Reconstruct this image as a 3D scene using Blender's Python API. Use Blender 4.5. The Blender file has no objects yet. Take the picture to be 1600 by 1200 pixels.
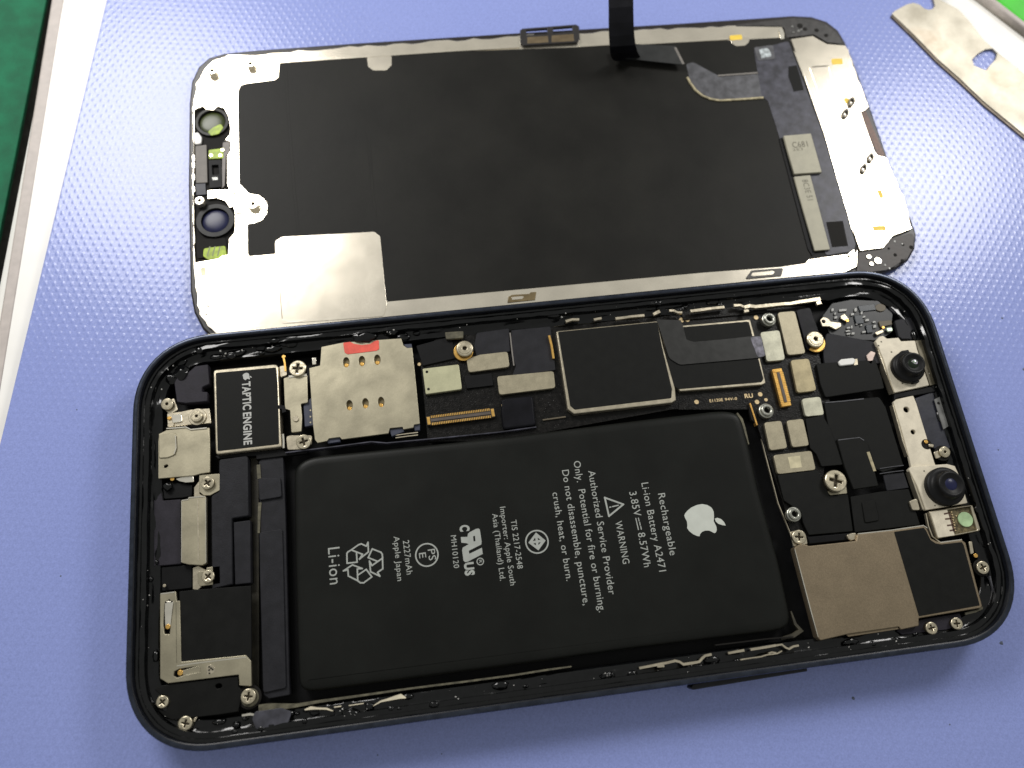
import bpy, bmesh, math, random
from mathutils import Vector, Matrix
random.seed(7)
PI = math.pi
S = 0.1                      # all lengths below are millimetres; one Blender unit is one centimetre
C = bpy.context.scene.collection
sc = bpy.context.scene
sc.unit_settings.scale_length = 0.01

# ------------------------------------------------------------------ camera
FPX = 1246.07                # focal length in pixels of the 1600 px wide photograph
CAM = Vector((49.044, 7.3146, 127.398))
RX = Vector((0.9913278, -0.1248453, 0.0410225))
RY = Vector((-0.1049081, -0.9398418, -0.3251026))
RZ = Vector((0.0791422, 0.3179797, -0.9447886))
RZ.normalize(); RX = (RX - RZ * RX.dot(RZ)).normalized(); RY = RZ.cross(RX)
cam = bpy.data.cameras.new('camera')
co = bpy.data.objects.new('camera', cam); C.objects.link(co)
m = Matrix((RX, -RY, -RZ)).transposed().to_4x4(); m.translation = CAM * S
co.matrix_world = m
cam.sensor_width = 36; cam.lens = FPX / 1600 * 36
cam.clip_start = 0.5; cam.clip_end = 500
cam.dof.use_dof = True; cam.dof.focus_distance = 12.6; cam.dof.aperture_fstop = 0.18
sc.camera = co

def P(u, v, z=0.0):          # the point of the plane at height z seen in the photograph at (u, v)
    d = RX * ((u - 800) / FPX) + RY * ((v - 600) / FPX) + RZ
    k = (z - CAM.z) / d.z
    return Vector((CAM.x + k * d.x, CAM.y + k * d.y, z))
def pxmm(u, v, z):           # millimetres per photograph pixel there
    return ((P(u + 1, v, z) - P(u, v, z)).length + (P(u, v + 1, z) - P(u, v, z)).length) / 2

# ------------------------------------------------------------------ room light and lamps
w = bpy.data.worlds.new("World"); sc.world = w; w.use_nodes = True
bg = w.node_tree.nodes['Background']
bg.inputs[0].default_value = (0.95, 0.96, 0.92, 1); bg.inputs[1].default_value = 0.37
def lamp(name, loc, aim, size, power, col, shape='DISK'):
    l = bpy.data.lights.new(name, 'AREA'); l.shape = shape; l.size = size * S; l.energy = power; l.color = col
    o = bpy.data.objects.new(name, l); C.objects.link(o)
    o.location = Vector(loc) * S
    o.rotation_euler = (Vector(aim) - Vector(loc)).to_track_quat('-Z', 'Y').to_euler()
    return o
lamp('bench_lamp', (-74, 264, 222), (60, 60, 0), 140, 7600, (1.0, 0.98, 0.95))
lamp('bench_lamp', (290, 206, 222), (60, 60, 0), 95, 4700, (1.0, 0.98, 0.95))
sc.view_settings.view_transform = 'Standard'; sc.view_settings.look = 'None'
sc.view_settings.exposure = 0; sc.view_settings.gamma = 1
sc.view_settings.use_curve_mapping = False

# ------------------------------------------------------------------ materials
MATS = {}
def mat(name, col, rough=0.5, metal=0.0, var=0.12, vscale=6.0, bump=0.0, bscale=30.0, spec=0.5, coat=0.0, rvar=0.1, col2=None, grain=0.0):
    if name in MATS: return MATS[name]
    M = bpy.data.materials.new(name); M.use_nodes = True
    N = M.node_tree.nodes; L = M.node_tree.links; b = N['Principled BSDF']
    b.inputs['Metallic'].default_value = metal
    b.inputs['Specular IOR Level'].default_value = spec
    b.inputs['Coat Weight'].default_value = coat
    tc = N.new('ShaderNodeTexCoord')
    n = N.new('ShaderNodeTexNoise'); n.inputs['Scale'].default_value = vscale; n.inputs['Detail'].default_value = 6
    L.new(tc.outputs['Object'], n.inputs['Vector'])
    mix = N.new('ShaderNodeMix'); mix.data_type = 'RGBA'
    c2 = col2 or tuple(min(1, c * (1 + 2.2 * var)) for c in col)
    c1 = tuple(c * (1 - var) for c in col)
    mix.inputs[6].default_value = (*c1, 1); mix.inputs[7].default_value = (*c2, 1)
    rmp = N.new('ShaderNodeMapRange'); rmp.inputs[1].default_value = 0.35; rmp.inputs[2].default_value = 0.68
    L.new(n.outputs[0], rmp.inputs[0]); L.new(rmp.outputs[0], mix.inputs[0])
    out = mix.outputs[2]
    if grain:
        g = N.new('ShaderNodeTexNoise'); g.inputs['Scale'].default_value = 70; g.inputs['Detail'].default_value = 3
        L.new(tc.outputs['Object'], g.inputs['Vector'])
        gm = N.new('ShaderNodeMapRange'); gm.inputs[1].default_value = .3; gm.inputs[2].default_value = .7
        gm.inputs[3].default_value = 1 - grain; gm.inputs[4].default_value = 1 + grain
        L.new(g.outputs[0], gm.inputs[0])
        mu = N.new('ShaderNodeVectorMath'); mu.operation = 'SCALE'
        L.new(out, mu.inputs[0]); L.new(gm.outputs[0], mu.inputs[3]); out = mu.outputs[0]
    L.new(out, b.inputs['Base Color'])
    r = N.new('ShaderNodeMapRange'); r.inputs[3].default_value = max(0.03, rough * (1 - rvar)); r.inputs[4].default_value = min(1, rough * (1 + rvar))
    L.new(n.outputs[0], r.inputs[0]); L.new(r.outputs[0], b.inputs['Roughness'])
    if bump:
        n2 = N.new('ShaderNodeTexNoise'); n2.inputs['Scale'].default_value = bscale; n2.inputs['Detail'].default_value = 4
        L.new(tc.outputs['Object'], n2.inputs['Vector'])
        bp = N.new('ShaderNodeBump'); bp.inputs['Strength'].default_value = 1.0; bp.inputs['Distance'].default_value = bump * S
        L.new(n2.outputs[0], bp.inputs['Height']); L.new(bp.outputs[0], b.inputs['Normal'])
    MATS[name] = M
    return M

blackp = mat('black_plastic', (0.004, 0.004, 0.0045), 0.5, spec=0.15, bump=0.015, bscale=60)
charcoal = mat('charcoal_plastic', (0.015, 0.015, 0.018), 0.5, spec=0.18, bump=0.02, bscale=50, grain=.15)
violet = mat('dull_violet_black_plastic', (0.019, 0.017, 0.023), 0.55, spec=0.2, bump=0.02, bscale=50, grain=.15)
battm = mat('battery_wrap', (0.0075, 0.0080, 0.0070), 0.42, spec=0.14, var=.10, vscale=1.5, bump=0.008, bscale=90, grain=.2)
film = mat('graphite_film', (0.0098, 0.0094, 0.0080), 0.50, spec=0.14, var=.18, vscale=.8, bump=0.05, bscale=1.6, grain=.15)
label = mat('matt_black_label', (0.0060, 0.0062, 0.0056), 0.55, spec=0.14, var=.1, grain=.25, bump=.004, bscale=80)
flexm = mat('black_flex', (0.005, 0.005, 0.007), 0.36, spec=0.15, var=.2, vscale=4, bump=.02, bscale=8)
greyflex = mat('grey_flex', (0.038, 0.038, 0.050), 0.40, spec=0.3, var=.35, vscale=5, bump=.02, bscale=10)
pcb = mat('coated_board', (0.004, 0.0036, 0.0032), 0.32, spec=0.2, var=.6, vscale=14, bump=.05, bscale=40)
anod = mat('dark_blue_anodised_metal', (0.0055, 0.0065, 0.010), 0.34, metal=0.0, var=.1, vscale=8, spec=.32, bump=.01, bscale=40)
glossb = mat('glossy_black_adhesive', (0.0025, 0.0027, 0.003), 0.13, spec=0.42, var=.2, vscale=12, bump=.05, bscale=6)
shield = mat('shield_can_metal', (0.33, 0.295, 0.21), 0.46, metal=0.75, var=.05, vscale=10, grain=.12, bump=.006, bscale=90)
covm = mat('camera_cover_metal', (0.225, 0.178, 0.118), 0.47, metal=0.7, var=.03, vscale=4, grain=.16, bump=.006, bscale=120)
simm = mat('brushed_steel', (0.38, 0.345, 0.25), 0.38, metal=0.8, var=.10, vscale=2.5, grain=.06, bump=.02, bscale=6)
nickel = mat('nickel_plate', (0.56, 0.50, 0.38), 0.30, metal=0.85, var=.08, vscale=9, bump=.02, bscale=12, grain=.06)
bright = mat('bright_edge_metal', (0.80, 0.76, 0.66), 0.22, metal=0.9, var=.05)
paleplate = mat('pale_camera_bracket', (0.62, 0.56, 0.44), 0.45, metal=0.1, var=.06, vscale=8, grain=.05, bump=.01, bscale=20)
framem = mat('display_frame_metal', (0.86, 0.79, 0.66), 0.19, metal=0.85, var=.04, vscale=2, grain=.04, bump=.006, bscale=5)
screwm = mat('screw_metal', (0.56, 0.50, 0.37), 0.30, metal=0.9, var=.12, vscale=14, bump=.02, bscale=30)
stand = mat('standoff_metal', (0.42, 0.42, 0.37), 0.28, metal=0.9, var=.15, vscale=14, bump=.02, bscale=30)
hole = mat('dark_recess', (0.008, 0.007, 0.006), 0.7, spec=.2)
gold = mat('gold_contact', (0.85, 0.50, 0.14), 0.28, metal=0.9, var=.1, vscale=20)
goldd = mat('connector_gold', (0.62, 0.36, 0.10), 0.36, metal=0.8, var=.15, vscale=25)
goldt = mat('gold_board_print', (0.60, 0.46, 0.26), 0.4, metal=0.5)
greenchip = mat('greenish_chip_lid', (0.44, 0.43, 0.28), 0.42, metal=0.6, var=.04, grain=.06)
chipm = mat('chip_sticker_beige', (0.36, 0.34, 0.26), 0.55, var=.05, grain=.08)
redm = mat('coral_water_sticker', (0.66, 0.085, 0.055), 0.6, var=.08, grain=.08)
inkb = mat('battery_print', (0.33, 0.345, 0.32), 0.7, var=.05)
inkt = mat('pale_grey_print', (0.42, 0.42, 0.40), 0.6, var=.04)
inkd = mat('dark_grey_print', (0.14, 0.13, 0.10), 0.7, var=.05)
glue = mat('dried_glue', (0.30, 0.26, 0.16), 0.6, var=.25, vscale=12, bump=.05, bscale=20)
dirty = mat('dingy_foam', (0.085, 0.078, 0.052), 0.8, var=.3, vscale=10, bump=.05)
yellow = mat('yellow_ink_mark', (0.80, 0.56, 0.06), 0.5, var=.05)
yelgreen = mat('yellow_green_part', (0.28, 0.38, 0.02), 0.35, spec=.25, var=.2, vscale=12)
bluelens = mat('blue_lens_glass', (0.010, 0.012, 0.045), 0.30, spec=.30, bump=0)
lensg = mat('black_lens_glass', (0.004, 0.004, 0.006), 0.06, spec=.8, coat=1)
greeng = mat('green_filter_glass', (0.36, 0.50, 0.28), 0.4, spec=.3)
coilbr = mat('copper_brown', (0.085, 0.045, 0.032), 0.45, metal=.2, var=.3, vscale=20)
whitepl = mat('white_plastic', (0.74, 0.73, 0.70), 0.4, var=.02)
greypad = mat('grey_pad', (0.17, 0.155, 0.14), 0.6, var=.08, grain=.1)
cornerf = mat('dark_corner_foam', (0.020, 0.018, 0.017), 0.45, var=.3, vscale=10, bump=.05, bscale=12)
bezel = mat('display_black_bezel', (0.014, 0.011, 0.010), 0.35, spec=.35, var=.15)
smoke = mat('smoked_tape', (0.055, 0.055, 0.062), 0.4, var=.3, vscale=6)
tiny_w = mat('capacitor_grey', (0.20, 0.20, 0.19), 0.35, metal=.4, var=.2, vscale=30)
greenm = mat('green_cutting_mat', (0.010, 0.125, 0.060), 0.6, spec=.15, var=.12, vscale=3, grain=.12, bump=.03, bscale=12)
greenr = mat('vivid_green_sheet', (0.045, 0.52, 0.018), 0.5, var=.08, vscale=2)
trayw = mat('white_tray_plastic', (0.86, 0.84, 0.80), 0.38, var=.015, vscale=1.5)
bladem = mat('stained_steel_blade', (0.40, 0.365, 0.29), 0.45, metal=.6, var=.25, vscale=1.1, col2=(0.60, 0.56, 0.47), grain=.07, bump=.03, bscale=3)
bladee = mat('blade_dark_edge', (0.10, 0.08, 0.06), 0.4, metal=.6, var=.2)
# stains on the blade: brown heat tint with a shape of its own
def stain(M, tint, scale, lo, hi):
    N = M.node_tree.nodes; L = M.node_tree.links; b = N['Principled BSDF']
    src = b.inputs['Base Color'].links[0].from_socket
    n = N.new('ShaderNodeTexNoise'); n.inputs['Scale'].default_value = scale; n.inputs['Detail'].default_value = 8
    tc = N.new('ShaderNodeTexCoord'); L.new(tc.outputs['Object'], n.inputs['Vector'])
    r = N.new('ShaderNodeMapRange'); r.inputs[1].default_value = lo; r.inputs[2].default_value = hi; L.new(n.outputs[0], r.inputs[0])
    mx = N.new('ShaderNodeMix'); mx.data_type = 'RGBA'; L.new(r.outputs[0], mx.inputs[0]); L.new(src, mx.inputs[6]); mx.inputs[7].default_value = (*tint, 1)
    L.new(mx.outputs[2], b.inputs['Base Color'])
stain(bladem, (0.33, 0.25, 0.17), 1.0, .54, .74)

def blue_mat():
    M = bpy.data.materials.new('blue_silicone'); M.use_nodes = True
    N = M.node_tree.nodes; L = M.node_tree.links; b = N['Principled BSDF']
    tc = N.new('ShaderNodeTexCoord')
    n = N.new('ShaderNodeTexNoise'); n.inputs['Scale'].default_value = .35; n.inputs['Detail'].default_value = 5
    g = N.new('ShaderNodeTexNoise'); g.inputs['Scale'].default_value = 38; g.inputs['Detail'].default_value = 3
    L.new(tc.outputs['Object'], n.inputs['Vector']); L.new(tc.outputs['Object'], g.inputs['Vector'])
    mx = N.new('ShaderNodeMix'); mx.data_type = 'RGBA'
    mx.inputs[6].default_value = (0.237, 0.290, 0.61, 1); mx.inputs[7].default_value = (0.271, 0.322, 0.65, 1)
    L.new(n.outputs[0], mx.inputs[0])
    gm = N.new('ShaderNodeMapRange'); gm.inputs[1].default_value = .3; gm.inputs[2].default_value = .7
    gm.inputs[3].default_value = .91; gm.inputs[4].default_value = 1.09; L.new(g.outputs[0], gm.inputs[0])
    mu = N.new('ShaderNodeVectorMath'); mu.operation = 'SCALE'; L.new(mx.outputs[2], mu.inputs[0]); L.new(gm.outputs[0], mu.inputs[3])
    L.new(mu.outputs[0], b.inputs['Base Color'])
    b.inputs['Roughness'].default_value = .21; b.inputs['Specular IOR Level'].default_value = .42
    # embossed diamond lattice
    mp = N.new('ShaderNodeMapping'); mp.inputs['Rotation'].default_value = (0, 0, math.radians(8.7)); L.new(tc.outputs['Object'], mp.inputs['Vector'])
    sx = N.new('ShaderNodeSeparateXYZ'); L.new(mp.outputs[0], sx.inputs[0])
    hs = []
    for k, per in ((0, 1.5), (1, 2.3)):
        a = N.new('ShaderNodeMath'); a.operation = 'MULTIPLY'; a.inputs[1].default_value = 2 * PI / (per * S); L.new(sx.outputs[k], a.inputs[0])
        c = N.new('ShaderNodeMath'); c.operation = 'COSINE'; L.new(a.outputs[0], c.inputs[0]); hs.append(c)
    s = N.new('ShaderNodeMath'); s.operation = 'MULTIPLY'; L.new(hs[0].outputs[0], s.inputs[0]); L.new(hs[1].outputs[0], s.inputs[1])
    mx0 = N.new('ShaderNodeMath'); mx0.operation = 'MAXIMUM'; mx0.inputs[1].default_value = 0; L.new(s.outputs[0], mx0.inputs[0])
    pw = N.new('ShaderNodeMath'); pw.operation = 'POWER'; pw.inputs[1].default_value = 1.6; L.new(mx0.outputs[0], pw.inputs[0])
    bp = N.new('ShaderNodeBump'); bp.inputs['Strength'].default_value = 1; bp.inputs['Distance'].default_value = .027 * S
    L.new(pw.outputs[0], bp.inputs['Height'])
    bp2 = N.new('ShaderNodeBump'); bp2.inputs['Strength'].default_value = 1; bp2.inputs['Distance'].default_value = .01 * S
    L.new(g.outputs[0], bp2.inputs['Height']); L.new(bp.outputs[0], bp2.inputs['Normal']); L.new(bp2.outputs[0], b.inputs['Normal'])
    return M
bluem = blue_mat()

# ------------------------------------------------------------------ helpers
WLOC = {}
def thing(name, label_, cat, loc):
    o = bpy.data.objects.new(name, None); C.objects.link(o); o.empty_display_size = .5
    o.location = Vector(loc) * S; o['label'] = label_; o['category'] = cat
    WLOC[o.name] = Vector(loc) * S
    return o
def link(name, me, mats, parent=None, smooth=False, kind=None, lab=None):
    vs = [v.co for v in me.vertices]
    lo = Vector([min(v[i] for v in vs) for i in range(3)]); hi = Vector([max(v[i] for v in vs) for i in range(3)])
    c = (lo + hi) / 2; c.z = lo.z
    me.transform(Matrix.Translation(-c))
    o = bpy.data.objects.new(name, me); C.objects.link(o)
    WLOC[o.name] = c
    if parent is not None:
        o.parent = parent; o.location = c - WLOC[parent.name]
    else: o.location = c
    me.materials.clear()
    for q in (mats if isinstance(mats, (list, tuple)) else [mats]): me.materials.append(q)
    if smooth:
        for p in me.polygons: p.use_smooth = True
    if kind: o['kind'] = kind
    if lab: o['label'] = lab
    return o
def mesh_of(verts, faces, name='m'):
    me = bpy.data.meshes.new(name); me.from_pydata([tuple(Vector(v) * S) for v in verts], [], faces); me.update(); return me
def rounded(pts, r):         # pts in mm, (x, y) or (x, y, own radius)
    out = []; n = len(pts)
    for i in range(n):
        p = Vector(pts[i][:2]); a = Vector(pts[i - 1][:2]); b = Vector(pts[(i + 1) % n][:2])
        rr = pts[i][2] if len(pts[i]) > 2 else r
        da = a - p; db = b - p
        if rr <= 0 or da.length < 1e-6 or db.length < 1e-6: out.append(p); continue
        ang = da.angle(db)
        if ang > 2.9: out.append(p); continue
        t = min(rr / math.tan(ang / 2), .45 * da.length, .45 * db.length)
        p0 = p + da.normalized() * t; p1 = p + db.normalized() * t
        k = 5 if rr > .8 else 3
        for j in range(k + 1):
            s = j / k; out.append(p0 * (1 - s) ** 2 + p * 2 * s * (1 - s) + p1 * s * s)
    return out
def prism_mesh(loops, zt, h, b=.06):
    c = bpy.data.curves.new('k', 'CURVE'); c.dimensions = '2D'; c.fill_mode = 'BOTH'
    for pts in loops:
        s = c.splines.new('POLY'); s.points.add(len(pts) - 1)
        for q, p in zip(s.points, pts): q.co = (p[0] * S, p[1] * S, 0, 1)
        s.use_cyclic_u = True
    b = min(b, h * .45)
    c.extrude = max((h / 2 - b), 1e-4) * S
    if b > 0: c.bevel_depth = b * S; c.offset = -b * S; c.bevel_resolution = 1
    o = bpy.data.objects.new('k', c)
    me = bpy.data.meshes.new_from_object(o); bpy.data.objects.remove(o); bpy.data.curves.remove(c)
    me.transform(Matrix.Translation((0, 0, (zt - h / 2) * S)))
    return me
def topx(pts, z): return [(*P(p[0], p[1], z)[:2], *( [p[2] * pxmm(p[0], p[1], z)] if len(p) > 2 else [])) for p in pts]
def circ(u, v, r, z, n=24, ry=None):
    c = P(u, v, z); k = pxmm(u, v, z)
    return [(c.x + r * k * math.cos(2 * PI * i / n), c.y + (ry or r) * k * math.sin(2 * PI * i / n)) for i in range(n)]
def poly(name, par, mt, pts, zt, h, b=.06, r=0, holes=(), kind=None, lab=None):
    k = pxmm(pts[0][0], pts[0][1], zt)
    loops = [rounded(topx(pts, zt), r * k)] + [q if isinstance(q[0], tuple) and len(q) > 12 else rounded(topx(q, zt), 1.0 * k) for q in holes]
    return link(name, prism_mesh(loops, zt, h, b), mt, par, kind=kind, lab=lab)
def disc(name, par, mt, u, v, r, zt, h, b=.05, hole=0, n=28, ry=None, lab=None):
    loops = [circ(u, v, r, zt, n, ry)]
    if hole: loops.append(circ(u, v, hole, zt, n))
    return link(name, prism_mesh(loops, zt, h, b), mt, par, lab=lab)
def lathe_mesh(cx, cy, prof, n=40):
    V = []; F = []
    for r, z in prof:
        for i in range(n): V.append((cx + r * math.cos(2 * PI * i / n), cy + r * math.sin(2 * PI * i / n), z))
    for j in range(len(prof) - 1):
        for i in range(n): F.append((j * n + i, j * n + (i + 1) % n, (j + 1) * n + (i + 1) % n, (j + 1) * n + i))
    F.append(tuple((len(prof) - 1) * n + i for i in range(n)))
    return mesh_of(V, F)
def strokes_mesh(lines, z, wpx, h=.02, inmm=False):      # flat printed or pressed lines along pixel polylines
    V = []; F = []; zz = z
    for ln in lines:
        pp = [Vector((*q, 0)) if inmm else P(q[0], q[1], z) for q in ln]
        for a, b in zip(pp, pp[1:]):
            wd = wpx if inmm else wpx * pxmm(ln[0][0], ln[0][1], z)
            d = (b - a); d.z = 0
            if d.length < 1e-6: continue
            d.normalize(); nrm = Vector((-d.y, d.x, 0)) * wd / 2; a2 = a - d * wd * .4; b2 = b + d * wd * .4
            i = len(V)
            for q in (a2 + nrm, b2 + nrm, b2 - nrm, a2 - nrm): V.append((q.x, q.y, zz))
            for q in (a2 + nrm, b2 + nrm, b2 - nrm, a2 - nrm): V.append((q.x, q.y, z - h))
            F += [(i, i + 3, i + 2, i + 1), (i, i + 1, i + 5, i + 4), (i + 1, i + 2, i + 6, i + 5), (i + 2, i + 3, i + 7, i + 6), (i + 3, i, i + 4, i + 7)]
            zz += .0012
    return mesh_of(V, F)
def strip(name, par, mt, pts, z, wpx, h=.3, closed=False, jit=0.0, kind=None, lab=None):
    """a bent strip of sheet or bead following a pixel polyline, with its own thickness"""
    pp = [P(q[0], q[1], z) for q in pts]; k = pxmm(pts[0][0], pts[0][1], z)
    V = []; F = []; n = len(pp)
    for i, p in enumerate(pp):
        a = pp[max(0, i - 1)]; b = pp[min(n - 1, i + 1)]; d = (b - a).normalized(); nr = Vector((-d.y, d.x, 0))
        ww = (wpx[i] if isinstance(wpx, (list, tuple)) else wpx) * k / 2 * (1 + random.uniform(-jit, jit))
        zj = random.uniform(-jit, jit) * .2
        V += [tuple(p + nr * ww + Vector((0, 0, -h))), tuple(p + nr * ww * .9 + Vector((0, 0, zj))), tuple(p - nr * ww * .9 + Vector((0, 0, zj))), tuple(p - nr * ww + Vector((0, 0, -h)))]
    for i in range(n - 1):
        for j in range(4): F.append((i * 4 + j, (i + 1) * 4 + j, (i + 1) * 4 + (j + 1) % 4, i * 4 + (j + 1) % 4))
    F += [(0, 1, 2, 3), tuple((n - 1) * 4 + j for j in (3, 2, 1, 0))]
    return link(name, mesh_of(V, F), mt, par, kind=kind, lab=lab)
def join_mesh(meshes):
    bm = bmesh.new()
    for k, me in meshes:
        n0 = len(bm.faces); bm.from_mesh(me); bm.faces.ensure_lookup_table()
        for f in bm.faces[n0:]: f.material_index = k
    out = bpy.data.meshes.new('j'); bm.to_mesh(out); bm.free(); return out
def text(name, par, mt, body, a, b, cap, z, bold=0.0):
    """printed text whose baseline runs from pixel a to pixel b, capital height cap pixels"""
    c = bpy.data.curves.new('t', 'FONT'); c.body = body; c.extrude = .004 * S; c.offset = bold; c.resolution_u = 3; c.space_character = 1.06
    o = bpy.data.objects.new('t', c); me = bpy.data.meshes.new_from_object(o)
    bpy.data.objects.remove(o); bpy.data.curves.remove(c)
    xs = [v.co.x for v in me.vertices]; x0, x1 = min(xs), max(xs)
    pa, pb = P(*a, z), P(*b, z); d = pb - pa; L = d.length; d.normalize(); up = Vector((-d.y, d.x, 0))
    sx = L / (x1 - x0); sy = cap * pxmm(*a, z) / .70
    for v in me.vertices:
        x, y = (v.co.x - x0) * sx, v.co.y * sy
        q = pa + d * x + up * y; zz = z + (.008 if v.co.z > 0 else -.02)
        v.co = Vector((q.x, q.y, zz)) * S
    bm = bmesh.new(); bm.from_mesh(me); bm.faces.ensure_lookup_table()
    # one object per word: cut the line of print where the gaps between letters are wide
    d2 = Vector((d.x, d.y, 0)); iv = sorted((min(v_.co.dot(d2) for v_ in f.verts), max(v_.co.dot(d2) for v_ in f.verts), f.index) for f in bm.faces)
    gap = .17 * sx * S; groups = []; hi = -1e9
    for a_, b_, i_ in iv:
        if a_ - hi > gap: groups.append([])
        groups[-1].append(i_); hi = max(hi, b_)
    out = None
    for g_ in groups:
        gs = set(g_); b2 = bm.copy(); b2.faces.ensure_lookup_table()
        bmesh.ops.delete(b2, geom=[f for f in b2.faces if f.index not in gs], context='FACES')
        m2 = bpy.data.meshes.new('word'); b2.to_mesh(m2); b2.free(); out = link(name, m2, mt, par)
    bm.free(); bpy.data.meshes.remove(me)
    return out
def jag(pts, step, amp):     # subdivide a pixel polyline and make it uneven
    out = []
    for a, b in zip(pts, pts[1:]):
        L = math.hypot(b[0] - a[0], b[1] - a[1]); n = max(1, int(L / step)); nx, ny = -(b[1] - a[1]) / max(L, 1e-6), (b[0] - a[0]) / max(L, 1e-6)
        for i in range(n):
            s = i / n; k = random.uniform(-amp, amp)
            out.append((a[0] + (b[0] - a[0]) * s + nx * k, a[1] + (b[1] - a[1]) * s + ny * k))
    out.append(pts[-1]); return out

# ------------------------------------------------------------------ the bench: tray, mats
def slab(name, pts, zt, h, mt, b=.3, r=0):
    return link(name, prism_mesh([rounded(pts, r)], zt, h, b), mt)
ground = slab('work_bench', [(-400, -300), (500, -300), (500, 500), (-400, 500)], -14, 4, mat('grey_bench', (.16, .15, .14), .6), 0)
ground['kind'] = 'structure'
TZ = -1.6
def ext(p, q, k0, k1):       # extend the line p-q in both directions
    d = q - p; return p + d * k0, p + d * k1
la, lb = ext(P(166, 0, 0), P(0, 690, 0), -.8, 2.2)
ra, rb = ext(P(1466, 0, 0), P(1600, 119, 0), -3, 9)
tray_l = ext(P(76, 0, TZ), P(-8, 420, TZ), -.8, 2.6)
tray_r = ext(P(1540, 0, TZ), P(1606, 50, TZ), -3.2, 12)
o = slab('tool_tray', [p[:2] for p in (tray_l[0], tray_l[1], (tray_r[1].x, tray_l[1].y), tray_r[1], tray_r[0], (tray_l[0].x + 50, tray_r[0].y + 20))], TZ, 7, trayw, b=3.0)
for p_ in o.data.polygons: p_.use_smooth = True
for nm, q, hz in (('tray_shade_strip', [(83, -20), (104, -20), (-29, 800), (-50, 800)], -1.52), ('tray_shade_strip', [(1526, -20), (1533, -20), (1620, 47), (1620, 57)], -1.52)):
    poly(nm, o, mat('pinkish_grey_shade', (.46, .41, .38), .5, var=.05), q, hz, 3.0, b=.4)  # strips coloured as the shade along the tray's outer edges
o['label'] = 'white plastic tray with a rounded rim under the blue mat'; o['category'] = 'tray'
o = slab('silicone_mat', [p[:2] for p in (la, lb, (rb.x - 10, lb.y), rb, ra)], 0, 1.5, bluem, b=.25)
o['label'] = 'blue silicone work mat with a fine embossed diamond pattern, under everything'; o['category'] = 'mat'
g1 = ext(P(72, 0, -9), P(-12, 420, -9), -1.0, 3)
o = slab('cutting_mat', [g1[0][:2], g1[1][:2], (g1[1].x - 160, g1[1].y), (g1[0].x - 160, g1[0].y)], -9, .95, greenm, b=.1)
o['label'] = 'dark green cutting mat at the left edge beyond the white tray rim'; o['category'] = 'cutting mat'
g2 = ext(P(1553, 0, -5), P(1600, 36.5, -5), -4, 14)
o = slab('green_folder', [g2[0][:2], g2[1][:2], (g2[1].x + 150, g2[1].y), (g2[0].x + 150, g2[0].y)], -5, 4, greenr, b=1.2)
o['label'] = 'vivid green plastic folder in the top right corner beyond the tray'; o['category'] = 'folder'
# crumbs on the mat
V = []; F = []
for u, v, r in ((1333, 1091, 3.2), (1565, 1005, 3.2), (1484, 1132, 1.6), (1566, 497, 1.6), (1600, 577, 2.5), (590, 1180, 1.5), (95, 900, 1.5), (690, 1178, 1.2), (1560, 703, 1.4), (120, 640, 1.3)):
    c = P(u, v, 0); k = pxmm(u, v, 0); i0 = len(V)
    n = 7
    for j in range(n): V.append((c.x + r * k * math.cos(j * 2 * PI / n) * random.uniform(.7, 1.2), c.y + r * k * math.sin(j * 2 * PI / n) * random.uniform(.7, 1.2), .004))
    V.append((c.x, c.y, r * k * .5))
    for j in range(n): F.append((i0 + j, i0 + (j + 1) % n, i0 + n))
o = link('crumbs', mesh_of(V, F), mat('brown_crumb', (.10, .12, .17), .8), kind='stuff')
o['label'] = 'tiny dark crumbs and specks of dirt scattered on the blue mat'

# ------------------------------------------------------------------ the steel blade
BZ = .55
bl = thing('pry_blade', 'worn stained steel blade with a keyhole slot lying in the top right', 'blade', P(1500, 90, 0))
bpts = [(1393.5, 21), (1398, 17), (1416, 7), (1427, 4), (1437, 7), (1444, 13), (1451, 15), (1457, 14), (1461, 9), (1459, 0), (1450, -30), (1452, -60), (1475, -48), (1468, -1),
        (1497, 14), (1514, 32), (1536, 61), (1560, 83), (1587, 104), (1640, 150), (1700, 205), (1672, 262), (1600, 210), (1583, 196), (1540, 161), (1500, 123), (1465, 92), (1430, 56)]
hole1 = [(1519, 93), (1528, 84), (1540, 77), (1551, 76), (1558, 83), (1556, 92), (1546, 103), (1541, 110), (1531, 106), (1522, 102)]
poly('blade_body', bl, bladem, bpts, BZ, .5, b=.05, r=2, holes=[hole1])
strip('bevelled_edge', bl, bladee, [(1394, 24), (1430, 59), (1465, 95), (1500, 126), (1540, 164), (1583, 199), (1600, 213), (1668, 264)], .36, 5, h=.34)

# ------------------------------------------------------------------ the display assembly (back side up)
DZ = 1.9                     # top of its metal frame
dp = thing('display_assembly', 'loose phone screen lying face down behind the phone, silver frame and black film showing', 'phone screen', P(820, 270, 0))
YLIM = 62.3
def clampy(pts, z):          # keep the hidden lower edge clear of the phone body
    return [(p[0], max(p[1], YLIM)) for p in pts]
bz_out = [(295.5, 160), (299, 128), (310, 104), (326, 90), (350, 83), (400, 78), (560, 66.5), (820, 50), (1060, 36), (1180, 28), (1238, 24), (1268, 25.5), (1292, 33), (1310, 47), (1321, 66),
          (1332, 92), (1360, 168), (1386, 243), (1410, 312), (1425, 345), (1432, 366), (1430, 388), (1420, 406), (1400, 420), (1340, 445), (340, 545), (316, 513), (303, 488), (297, 455), (294, 290)]
me = prism_mesh([clampy(rounded(topx(bz_out, 1.3), 0), 1.3)], 1.3, 1.25, .35); link('bezel_glass', me, bezel, dp)
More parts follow.
